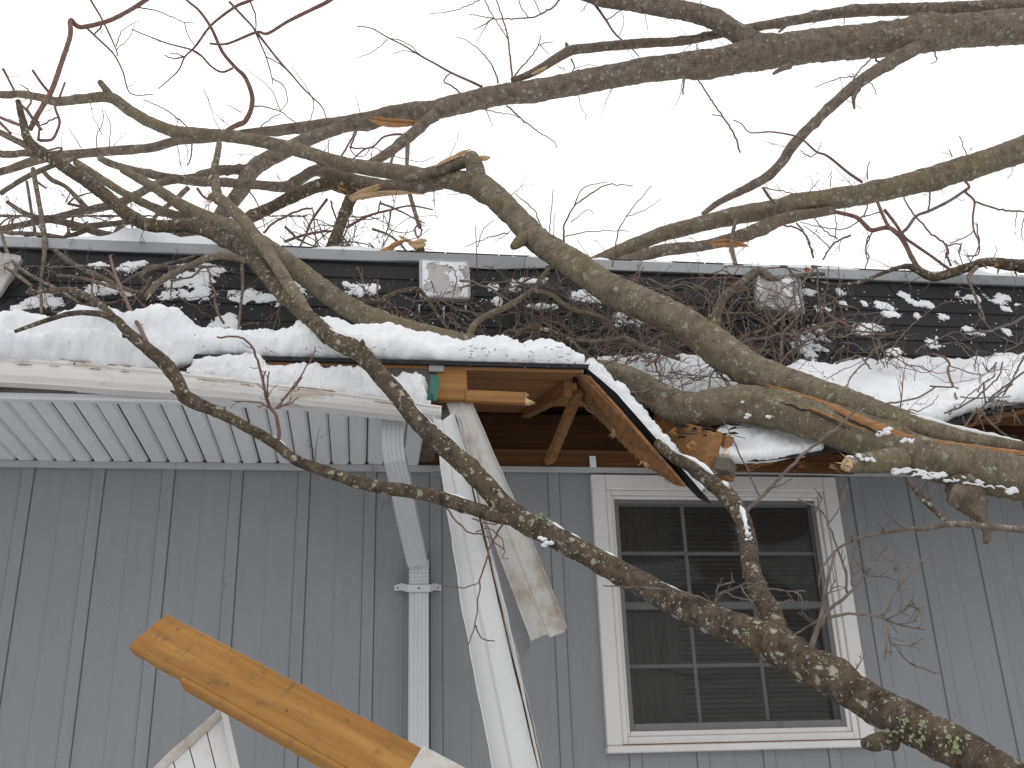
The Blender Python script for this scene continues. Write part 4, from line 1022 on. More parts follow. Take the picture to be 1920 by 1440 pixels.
# twigs standing on the upper stem
for pts, wa, wb, Y in (([(1250, 1420), (1250, 1340), (1260, 1250), (1310, 1160), (1420, 1080), (1500, 1040), (1640, 1045)], 4.5, 1.6, 4.5), ([(1310, 1160), (1360, 1060), (1500, 1020)], 2.6, 1.2, 4.5), ([(1525, 1500), (1540, 1400), (1560, 1300), (1600, 1220), (1680, 1120), (1745, 1040)], 3, 1.5, 4.6),
                       ([(1600, 1220), (1710, 1180), (1800, 1120)], 2, 1, 4.6), ([(1140, 1350), (1125, 1280), (1080, 1180), (985, 1095), (975, 1090)], 3, 1.6, 4.5), ([(1165, 1380), (1170, 1310), (1180, 1190), (1192, 1065)], 2.6, 1.5, 4.5), ([(1250, 1330), (1420, 1300), (1620, 1300)], 2.4, 1.2, 4.5), ([(1190, 1400), (1195, 1320), (1198, 1200)], 2, 1.2, 4.5), ([(1290, 1250), (1390, 1180), (1415, 1205)], 2, 1.2, 4.5), ([(765, 1520), (760, 1440), (755, 1270)], 2.4, 1.4, 4.7), ([(940, 1310), (830, 1335), (690, 1390)], 2.6, 1.2, 4.7), ([(765, 1390), (800, 1290), (860, 1240)], 2, 1.2, 4.7)):
    twig(A, 'B', pts, Y, Y - .05, wa, wb, 'twig')

for a_ in ((1296, 836, 3.70, 20, 20, 8, 30, 16, 'orange'), (1360, 850, 3.66, 24, 10, 7, 22, 14, 'splinter'), (1420, 872, 4.02, -30, 4, 7, 40, 10, 'orange'), (1500, 872, 4.02, 30, -2, 6, 44, 9, 'orange'), (1560, 874, 4.0, 20, 6, 6, 30, 9, 'splinter'), (1262, 810, 3.9, 14, 16, 7, 28, 12, 'orange'), (1210, 872, 3.84, -6, 14, 9, 24, 16, 'splinter'), (1150, 812, 3.93, -6, 14, 9, 22, 16, 'splinter'), (1760, 800, 3.66, -30, 10, 7, 40, 12, 'orange'), (1840, 775, 3.66, -30, 12, 7, 46, 12, 'orange')):
    splinters(house, 'n', a_[0], a_[1], a_[2], a_[3], a_[4], a_[5], a_[6], a_[7], a_[8], .4).name = 'wood_splinter'
mb = MB()
for i in range(26):
    c = P(random.uniform(1265, 1400), random.uniform(796, 822), random.uniform(3.7, 3.78)); s = V((random.uniform(.01, .035), random.gauss(0, .01), random.gauss(0, .006))); u = V((random.gauss(0, .003), -.012, random.uniform(-.008, .004)))
    mb.add(*prism([c - s, c + u, c + s, c - u * .8], V((0, .2, 1)).normalized(), .003))
mb.build('torn_shingle', M['shingle'], house)['kind'] = 'stuff'

# ---------- B: the foreground branch
Bf = empty('fallen_branch', P(2000, 1510, 2.2)); tag(Bf, 'lichen spotted branch slanting across the window in the foreground', 'branch')
main = [(2060, 1560, 84, 2.15), (1920, 1475, 80, 2.3), (1785, 1400, 76, 2.45), (1710, 1360, 78, 2.53), (1635, 1318, 68, 2.62), (1560, 1273, 68, 2.71), (1485, 1230, 74, 2.80), (1410, 1190, 60, 2.88), (1310, 1152, 52, 3.0), (1210, 1100, 47, 3.11), (1110, 1045, 45, 3.2), (1020, 995, 42, 3.28), (960, 962, 44, 3.34), (905, 905, 38, 3.38), (840, 842, 36, 3.42), (790, 797, 35, 3.45), (750, 747, 34, 3.48), (707, 697, 32, 3.51), (673, 660, 34, 3.55), (630, 640, 30, 3.60), (583, 600, 28, 3.78), (533, 556, 27, 4.0), (493, 508, 27, 4.2), (462, 474, 27, 4.36), (417, 446, 28, 4.55), (367, 424, 27, 4.72), (310, 424, 25, 4.85), (273, 420, 25, 4.9), (240, 402, 25, 4.95), (180, 352, 24, 5.05), (117, 310, 22, 5.15), (83, 288, 20, 5.2), (53, 262, 17, 5.25), (43, 227, 14, 5.3), (34, 190, 10, 5.35)]
limb(Bf, 'trunk', 'n', main, m='bark_front', tw=8, twl=.15, knots=40, rough=.11)
limb(Bf, 'limb', 'H', [(1010, 690, 44, 2.84), (965, 580, 42, 2.92), (925, 495, 36, 3.0), (893, 400, 34, 3.1), (887, 320, 32, 3.2), (862, 222, 32, 3.32), (800, 132, 33, 3.45), (740, 82, 30, 3.53), (680, 34, 26, 3.58), (600, -10, 20, 3.64), (545, -60, 16, 3.70)], m='bark_front', knots=10, rough=.12)
thin = [(965, 972, 34, 3.34), (915, 962, 28, 3.36), (875, 950, 26, 3.37), (800, 927, 26, 3.39), (715, 914, 24, 3.4), (650, 897, 24, 3.41), (600, 880, 22, 3.41), (550, 860, 20, 3.42), (520, 835, 20, 3.42), (467, 803, 20, 3.43), (417, 777, 21, 3.44), (367, 754, 26, 3.45), (345, 741, 27, 3.45), (333, 713, 24, 3.46), (310, 682, 26, 3.48), (277, 654, 23, 3.5), (240, 623, 19, 3.5), (217, 600, 15, 3.5), (183, 588, 11, 3.5), (133, 588, 10, 3.5), (83, 602, 9, 3.49), (27, 622, 7, 3.48)]
limb(Bf, 'limb', 'n', thin, m='bark_front', tw=3, twl=.12, knots=14, rough=.11)
limb(Bf, 'limb', 'D', [(690, 590, 12, 3.52), (620, 500, 11, 3.62), (520, 425, 14, 3.8), (400, 372, 12, 4.0), (280, 375, 9, 4.1), (150, 385, 6, 4.15)], m='bark_front')
limb(Bf, 'limb', 'n', [(612, 636, 22, 3.66), (575, 585, 22, 3.82), (545, 540, 24, 3.98), (500, 470, 24, 4.2), (455, 412, 22, 4.4), (410, 372, 22, 4.55), (393, 372, 14, 4.58)], m='bark_trunk', knots=6)
limb(Bf, 'limb', 'A', [(1230, 1130, 18, 4.55), (1215, 1040, 18, 4.6), (1205, 960, 15, 4.64), (1225, 860, 12, 4.7), (1235, 790, 9, 4.75)], m='bark_far', rough=.16)
splinters(Bf, 'A', 1190, 1000, 4.6, -4, 10, 5, 18, 10); splinters(Bf, 'A', 1180, 1130, 4.55, -20, -2, 4, 20, 8)
limb(Bf, 'stub', 'E', [(110, 720, 22, 3.53), (118, 680, 12, 3.52), (118, 650, 4, 3.52)], m='bark_front')
limb(Bf, 'stub', 'H', [(1420, 1050, 44, 2.55), (1360, 1062, 30, 2.53), (1318, 1066, 16, 2.52)], m='bark_front', rough=.25)
limb(Bf, 'stub', 'D', [(1030, 960, 16, 3.44), (990, 950, 7, 3.43), (958, 938, 3, 3.43)], m='bark_front')
limb(Bf, 'stub', 'D', [(730, 620, 14, 3.5), (690, 632, 7, 3.49)], m='bark_front')
limb(Bf, 'limb', 'D', [(1390, 205, 12, 4.3), (1300, 185, 14, 4.34), (1200, 182, 14, 4.38), (1090, 225, 13, 4.4), (980, 275, 13, 4.4), (890, 335, 13, 4.4), (825, 405, 11, 4.4)], m='bark_far')
splinters(Bf, 'D', 830, 400, 4.395, -14, 16, 6, 18, 10)
for c_, pts, Ya, Yb, wa, wb in (('D', [(835, 690), (790, 590), (740, 500), (690, 380), (640, 260), (620, 180)], 3.5, 4.3, 8, 4), ('D', [(1565, 1215), (1570, 1150), (1555, 1090), (1520, 1030), (1480, 900), (1440, 740), (1400, 670), (1340, 630), (1220, 635)], 3.41, 3.36, 7, 3),
                                ('D', [(1550, 1040), (1620, 960), (1690, 860), (1745, 780), (1775, 690)], 3.4, 3.33, 4, 2), ('D', [(1580, 992), (1650, 930), (1700, 860)], 3.38, 3.34, 3, 2.6), ('D', [(1500, 985), (1478, 890), (1495, 825)], 3.38, 3.35, 3.4, 2.6), ('D', [(1508, 975), (1505, 900), (1514, 830)], 3.38, 3.34, 3.2, 2.6), ('D', [(1540, 1042), (1470, 1012), (1310, 995)], 3.4, 3.36, 3, 2), ('D', [(1548, 1036), (1610, 1015), (1680, 975)], 3.4, 3.36, 3.2, 2.2),
                                ('H', [(1118, 725), (1140, 650), (1165, 575), (1178, 480), (1200, 390), (1212, 345)], 2.74, 2.70, 9, 3.4), ('H', [(1150, 630), (1190, 570), (1262, 512), (1310, 450), (1370, 375), (1422, 308)], 2.73, 2.66, 6.5, 2), ('H', [(1180, 600), (1290, 578), (1390, 600), (1450, 622), (1552, 642)], 2.72, 2.66, 5, 2), ('H', [(1390, 592), (1440, 500), (1495, 420), (1530, 390), (1548, 338)], 2.68, 2.64, 3.6, 2), ('H', [(1405, 610), (1420, 680), (1495, 765), (1604, 805)], 2.68, 2.64, 3.4, 2), ('H', [(1400, 602), (1470, 565), (1512, 540)], 2.68, 2.66, 2.6, 1.8),
                                ('H', [(1260, 510), (1245, 400), (1205, 300), (1180, 230), (1140, 180), (1072, 150)], 2.71, 2.7, 4, 2), ('H', [(1188, 240), (1232, 180), (1262, 95)], 2.7, 2.68, 2.8, 2), ('H', [(1160, 590), (1110, 630), (1050, 660), (1000, 625)], 2.73, 2.72, 3, 2), ('H', [(1310, 445), (1370, 440), (1436, 456)], 2.69, 2.67, 2.4, 1.6), ('H', [(1420, 690), (1470, 700), (1530, 712)], 2.66, 2.65, 2.4, 1.6), ('H', [(1430, 420), (1480, 410), (1500, 395)], 2.66, 2.65, 2.6, 1.6), ('H', [(1440, 420), (1430, 370)], 2.66, 2.65, 2.2, 1.6), ('H', [(1405, 690), (1400, 720), (1430, 725)], 2.66, 2.65, 2.4, 1.8), ('H', [(1280, 480), (1275, 400), (1310, 240)], 2.7, 2.68, 2.4, 1.6), ('H', [(1255, 330), (1300, 400), (1320, 440)], 2.7, 2.69, 2.4, 1.6), ('H', [(1470, 570), (1500, 530), (1515, 560)], 2.66, 2.65, 2.4, 1.6), ('H', [(1450, 620), (1500, 615), (1520, 605)], 2.66, 2.65, 2.4, 1.6), ('H', [(1170, 520), (1200, 480), (1215, 455)], 2.71, 2.7, 2.4, 1.6), ('H', [(1140, 200), (1165, 150), (1150, 135)], 2.7, 2.69, 2.4, 1.6),
                                ('H', [(765, 560), (775, 512), (850, 476), (960, 465)], 2.97, 2.93, 5.5, 2), ('H', [(765, 552), (700, 518), (590, 490), (340, 475)], 2.97, 2.95, 4, 1.6), ('H', [(790, 500), (860, 525), (960, 535), (1110, 535)], 2.96, 2.9, 3, 1.6), ('H', [(880, 478), (980, 488), (1100, 500)], 2.94, 2.9, 3, 1.6), ('H', [(770, 520), (770, 480), (835, 462)], 2.96, 2.94, 3.4, 2), ('H', [(860, 480), (900, 540), (930, 580)], 2.93, 2.9, 3, 1.6), ('H', [(1060, 500), (1090, 530), (1085, 580)], 2.9, 2.88, 2.6, 1.6),
                                ('G', [(1672, 185), (1750, 270), (1820, 290), (1890, 345), (1885, 372), (1908, 376)], 3.37, 3.33, 3.4, 2), ('G', [(1915, 200), (1858, 290), (1822, 380), (1798, 480), (1782, 620), (1755, 700)], 3.35, 3.28, 4, 2), ('G', [(1784, 625), (1805, 672), (1855, 684)], 3.29, 3.27, 3, 2), ('G', [(1660, 478), (1740, 484), (1800, 460)], 3.3, 3.3, 2.4, 2), ('G', [(1770, 225), (1830, 245), (1880, 240), (1920, 195)], 3.36, 3.34, 3, 2), ('G', [(1785, 275), (1830, 262), (1885, 300), (1890, 340)], 3.35, 3.33, 2.6, 2),
                                ('F', [(300, 1450), (430, 1330), (600, 1155), (780, 1010), (900, 912), (950, 912), (1100, 886), (1200, 858), (1262, 815)], 3.3, 3.1, 7, 3), ('F', [(385, 1362), (330, 1240), (280, 1140), (205, 990), (180, 940)], 3.25, 3.2, 3.4, 2), ('F', [(780, 1010), (900, 905), (950, 870), (955, 860)], 3.16, 3.14, 3, 1.6), ('F', [(430, 1320), (500, 1302), (550, 1275)], 3.27, 3.24, 3, 1.8)):
    k_ = 1.35 if c_ == 'H' else 1.1
    if c_ in 'HD' and wa < 9:
        p_, r_ = trace(c_, pts, Ya, Yb, wa, wb); mbx, _r = TW.setdefault(Bf.name, (MB(), Bf))
        for _ in range(3):
            s_ = random.random() * (len(p_) - 1); q_ = p_[int(s_)].lerp(p_[min(int(s_) + 1, len(p_) - 1)], s_ % 1); d_ = (p_[-1] - p_[0]).normalized()
            o_ = d_.cross(V((0, 1, 0))).normalized() * random.choice((-1, 1)); e_ = (d_ * random.uniform(.5, 1) + o_ * random.uniform(.4, .9) + V((0, random.gauss(0, .3), 0))).normalized() * random.uniform(.015, .05)
            mbx.add(*tube_geo([q_, q_ + e_ * .5 + V((random.gauss(0, .002), 0, random.gauss(0, .002))), q_ + e_ * .93, q_ + e_ * .97, q_ + e_], [.0018, .0014, .001, .002, .0007], 5)[:2])
    twig(Bf, c_, pts, Ya, Yb, wa * k_, wb * k_, 'twig_grey' if c_ in 'HF' else 'twig', tw=0)

# ---------- branch coming in from the right edge below the trunk
Rb = empty('hanging_branch', P(1990, 1000, 2.9)); tag(Rb, 'thin bare branch reaching in from the right edge below the split trunk', 'branch')
limb(Rb, 'branch', 'H', [(2080, 290, 13, 2.85), (1920, 268, 12, 2.88), (1800, 256, 13, 2.9), (1650, 245, 12, 2.93), (1560, 262, 8, 2.95), (1470, 266, 7, 2.96), (1330, 290, 6, 2.98), (1240, 325, 5, 3.0), (1190, 372, 4, 3.0), (1158, 425, 3, 3.0), (1150, 480, 2, 3.0)], m='bark_far')
limb(Rb, 'branch', 'H', [(1640, 246, 10, 2.93), (1600, 210, 9, 2.98), (1545, 155, 11, 3.02), (1490, 88, 9, 3.1)], m='bark_front')
for pts, wa, wb in (([(1560, 160), (1590, 100)], 7, 4), ([(1470, 262), (1420, 220), (1395, 196)], 4, 2), ([(1400, 275), (1370, 235), (1360, 228)], 3, 2), ([(1385, 275), (1410, 235)], 3, 2), ([(1875, 265), (1880, 345)], 3, 2), ([(1862, 262), (1858, 150)], 2.6, 1.6), ([(1240, 325), (1300, 345), (1420, 315)], 2.6, 1.6), ([(1275, 310), (1275, 285)], 2.4, 2), ([(1270, 340), (1290, 400)], 2.4, 1.6)):
    twig(Rb, 'H', pts, 2.97, 2.94, wa, wb, 'twig_grey')

# ---------- C: the great limb across the top
Ct = empty('fallen_tree', P(2000, 30, 5.4)); tag(Ct, 'long thick limb of a toppled tree crossing the sky along the top', 'tree')
cm = [(2140, 28, 64, 5.2), (1990, 42, 63, 5.35), (1920, 50, 62, 5.4), (1813, 57, 62, 5.46), (1680, 72, 64, 5.55), (1547, 84, 62, 5.62), (1447, 98, 60, 5.7), (1347, 116, 52, 5.78), (1280, 124, 48, 5.83), (1207, 132, 46, 5.88), (1107, 151, 44, 5.95), (1007, 170, 42, 6.02), (940, 178, 40, 6.08), (873, 192, 37, 6.13), (807, 208, 36, 6.18), (740, 214, 34, 6.24), (673, 229, 30, 6.3), (600, 236, 25, 6.36), (533, 243, 20, 6.42), (467, 250, 17, 6.48), (400, 258, 17, 6.52), (333, 264, 17, 6.56), (283, 277, 17, 6.6), (200, 284, 18, 6.65), (133, 290, 18, 6.7), (90, 294, 20, 6.72), (50, 306, 16, 6.75), (0, 322, 14, 6.8), (-120, 345, 12, 6.9)]
limb(Ct, 'trunk', 'n', cm, m='bark_far', tw=26, twl=.34, knots=30, rough=.1)
limb(Ct, 'limb', 'n', [(2100, -8, 24, 5.3), (1920, 8, 24, 5.45), (1780, 16, 25, 5.55), (1613, 20, 22, 5.68), (1513, 34, 19, 5.75), (1430, 48, 17, 5.8), (1347, 64, 16, 5.85), (1280, 77, 16, 5.9), (1207, 81, 18, 5.95), (1107, 90, 18, 6.0), (1065, 97, 19, 6.02), (1007, 132, 15, 6.04), (960, 152, 11, 6.05)], m='bark_far', tw=10, twl=.3)
fibres(Ct, [(690, 222, 8, 6.22), (725, 230, 18, 6.17), (765, 232, 16, 6.14), (800, 230, 5, 6.12)], 16, 'orange').name = 'bark_scar'
fibres(Ct, [(995, 140, 3, 6.0), (1012, 132, 8, 5.99), (1030, 121, 4, 5.99)], 8, 'splinter').name = 'bark_scar'
limb(Ct, 'stub', 'n', [(1068, 98, 14, 6.02), (1061, 80, 4, 6.0)], m='bark_far')
limb(Ct, 'limb', 'n', [(1040, -30, 26, 5.7), (1123, -4, 28, 5.7), (1207, 9, 31, 5.7), (1280, 20, 36, 5.7), (1330, 33, 37, 5.7), (1373, 55, 37, 5.7), (1425, 84, 38, 5.7), (1480, 96, 30, 5.68)], m='bark_far', tw=8, twl=.3)
limb(Ct, 'limb', 'n', [(1730, 82, 30, 5.5), (1710, 94, 26, 5.48), (1663, 120, 24, 5.46), (1613, 153, 22, 5.46), (1580, 180, 21, 5.46), (1530, 227, 18, 5.48), (1487, 272, 20, 5.5), (1463, 307, 18, 5.55), (1430, 337, 17, 5.6), (1380, 363, 14, 5.65), (1347, 380, 12, 5.7), (1318, 402, 9, 5.72)], m='bark_far', tw=6, twl=.22)
limb(Ct, 'limb', 'n', [(815, 215, 26, 6.15), (797, 228, 22, 6.12), (767, 257, 20, 6.1), (723, 290, 18, 6.05), (685, 312, 16, 6.0)], m='bark_far')
limb(Ct, 'limb', 'B', [(372, 790, 9, 6.1), (372, 860, 8, 6.0), (370, 940, 7, 5.95), (385, 1090, 8, 5.9), (410, 1180, 8, 5.9), (440, 1280, 7, 5.85)], m='bark_far')
limb(Ct, 'limb', 'A', [(1990, 710, 18, 6.3), (1920, 722, 20, 6.3), (1750, 775, 26, 6.25), (1600, 850, 29, 6.2), (1470, 915, 31, 6.15), (1405, 975, 31, 6.1), (1350, 1080, 28, 6.0), (1250, 1200, 26, 5.9), (1185, 1290, 23, 5.8), (1150, 1410, 20, 5.7)], m='bark_far', tw=6, twl=.3)
limb(Ct, 'limb', 'A', [(1440, 945, 18, 6.12), (1350, 955, 20, 6.1), (1250, 960, 19, 6.05), (1150, 975, 14, 6.0), (1100, 985, 8, 6.0)], m='bark_far', rough=.25)
limb(Ct, 'limb', 'n', [(830, 345, 20, 5.3), (773, 350, 26, 5.35), (707, 350, 31, 5.4), (640, 334, 30, 5.5), (593, 320, 22, 5.6), (560, 338, 20, 5.65), (533, 350, 20, 5.7), (483, 347, 17, 5.75), (420, 342, 18, 5.8), (367, 340, 18, 5.85), (283, 327, 16, 5.9), (217, 310, 14, 5.95), (187, 297, 12, 6.0)], m='bark_far', tw=6, twl=.25)
limb(Ct, 'limb', 'n', [(690, 362, 18, 5.45), (650, 352, 28, 5.45), (617, 344, 26, 5.48), (567, 360, 24, 5.5), (500, 393, 22, 5.55), (450, 416, 20, 5.55), (410, 432, 18, 5.55), (370, 445, 14, 5.55)], m='bark_front', tw=5, twl=.2, rough=.14)
fibres(Ct, [(652, 380, 16, 5.37), (680, 369, 14, 5.36), (720, 363, 12, 5.35), (770, 362, 10, 5.35), (808, 369, 4, 5.35)], 14, 'splinter'); fibres(Ct, [(655, 374, 12, 5.37), (685, 358, 14, 5.36), (712, 348, 11, 5.35), (724, 344, 4, 5.35)], 14, 'splinter'); splinters(Ct, 'B', 0, 1060, 5.4, 10, 6, 5, 30, 14, 'orange')
limb(Ct, 'limb', 'n', [(660, 368, 24, 5.45), (650, 390, 22, 5.4), (637, 425, 20, 5.35), (625, 455, 20, 5.3), (612, 480, 18, 5.25)], m='bark_front', rough=.14)
limb(Ct, 'limb', 'n', [(-60, 445, 12, 5.6), (0, 430, 12, 5.6), (83, 413, 13, 5.6), (150, 397, 14, 5.65), (217, 383, 16, 5.7), (255, 366, 16, 5.75), (300, 343, 15, 5.8), (367, 332, 14, 5.9)], m='bark_far', tw=5, twl=.2)
limb(Ct, 'limb', 'n', [(143, 305, 14, 5.7), (185, 332, 15, 5.6), (233, 362, 15, 5.5), (300, 394, 17, 5.4), (367, 414, 18, 5.3), (430, 436, 18, 5.2)], m='bark_trunk', tw=4, twl=.2)
limb(Ct, 'limb', 'n', [(13, 378, 7, 5.45), (40, 396, 9, 5.45), (67, 407, 11, 5.45), (133, 420, 14, 5.45), (200, 440, 15, 5.4), (267, 449, 17, 5.4), (333, 445, 17, 5.4), (372, 430, 16, 5.4)], m='bark_far', tw=4, twl=.2)
limb(Ct, 'limb', 'n', [(165, 430, 9, 5.35), (130, 444, 10, 5.3), (100, 457, 12, 5.25), (60, 465, 10, 5.2), (10, 468, 7, 5.2)], m='bark_front')
limb(Ct, 'limb', 'n', [(-40, 436, 8, 5.5), (40, 438, 9, 5.5), (85, 441, 9, 5.5), (130, 448, 8, 5.45)], m='bark_far')
limb(Ct, 'limb', 'n', [(135, 428, 12, 5.5), (170, 424, 12, 5.5), (233, 417, 10, 5.5), (290, 412, 8, 5.5)], m='bark_far')
limb(Ct, 'limb', 'A', [(0, 745, 12, 5.4), (70, 780, 12, 5.35), (140, 815, 13, 5.3), (200, 850, 14, 5.25)], m='bark_far')
limb(Ct, 'limb', 'A', [(0, 1090, 9, 5.5), (60, 1050, 9, 5.5), (160, 990, 10, 5.5), (300, 930, 10, 5.5), (420, 890, 9, 5.6)], m='bark_far')
limb(Ct, 'limb', 'A', [(-60, 860, 12, 5.6), (60, 870, 14, 5.6), (150, 860, 15, 5.6), (260, 880, 13, 5.6)], m='bark_far', rough=.2)
limb(Ct, 'limb', 'A', [(95, 570, 4, 5.5), (150, 620, 6, 5.5), (200, 690, 6, 5.5), (235, 730, 5, 5.5)], m='bark_far')
limb(Ct, 'limb', 'A', [(240, 960, 8, 5.5), (290, 1010, 9, 5.5), (370, 1050, 8, 5.5), (440, 1120, 9, 5.5), (490, 1175, 10, 5.6)], m='bark_far')
limb(Ct, 'limb', 'A', [(1060, 1055, 10, 5.8), (980, 1130, 10, 5.8), (900, 1190, 8, 5.75), (860, 1240, 7, 5.7), (800, 1330, 6, 5.6)], m='bark_far')
limb(Ct, 'limb', 'A', [(700, 1240, 9, 5.6), (640, 1320, 8, 5.5), (600, 1370, 7, 5.4)], m='bark_far')
limb(Ct, 'limb', 'A', [(690, 1260, 7, 5.5), (700, 1390, 6, 5.3)], m='bark_far')
limb(Ct, 'limb', 'A', [(185, 950, 9, 5.3), (205, 1060, 9, 5.2), (225, 1170, 9, 5.1), (250, 1330, 10, 5.0), (250, 1420, 9, 4.9), (240, 1500, 7, 4.82), (228, 1600, 6, 4.72), (232, 1690, 6, 4.6), (232, 1790, 5, 4.5)], m='bark_far')
limb(Ct, 'limb', 'A', [(150, 1020, 5, 5.3), (165, 1110, 6, 5.25), (180, 1210, 5, 5.2), (215, 1390, 5, 5.1)], m='bark_far')
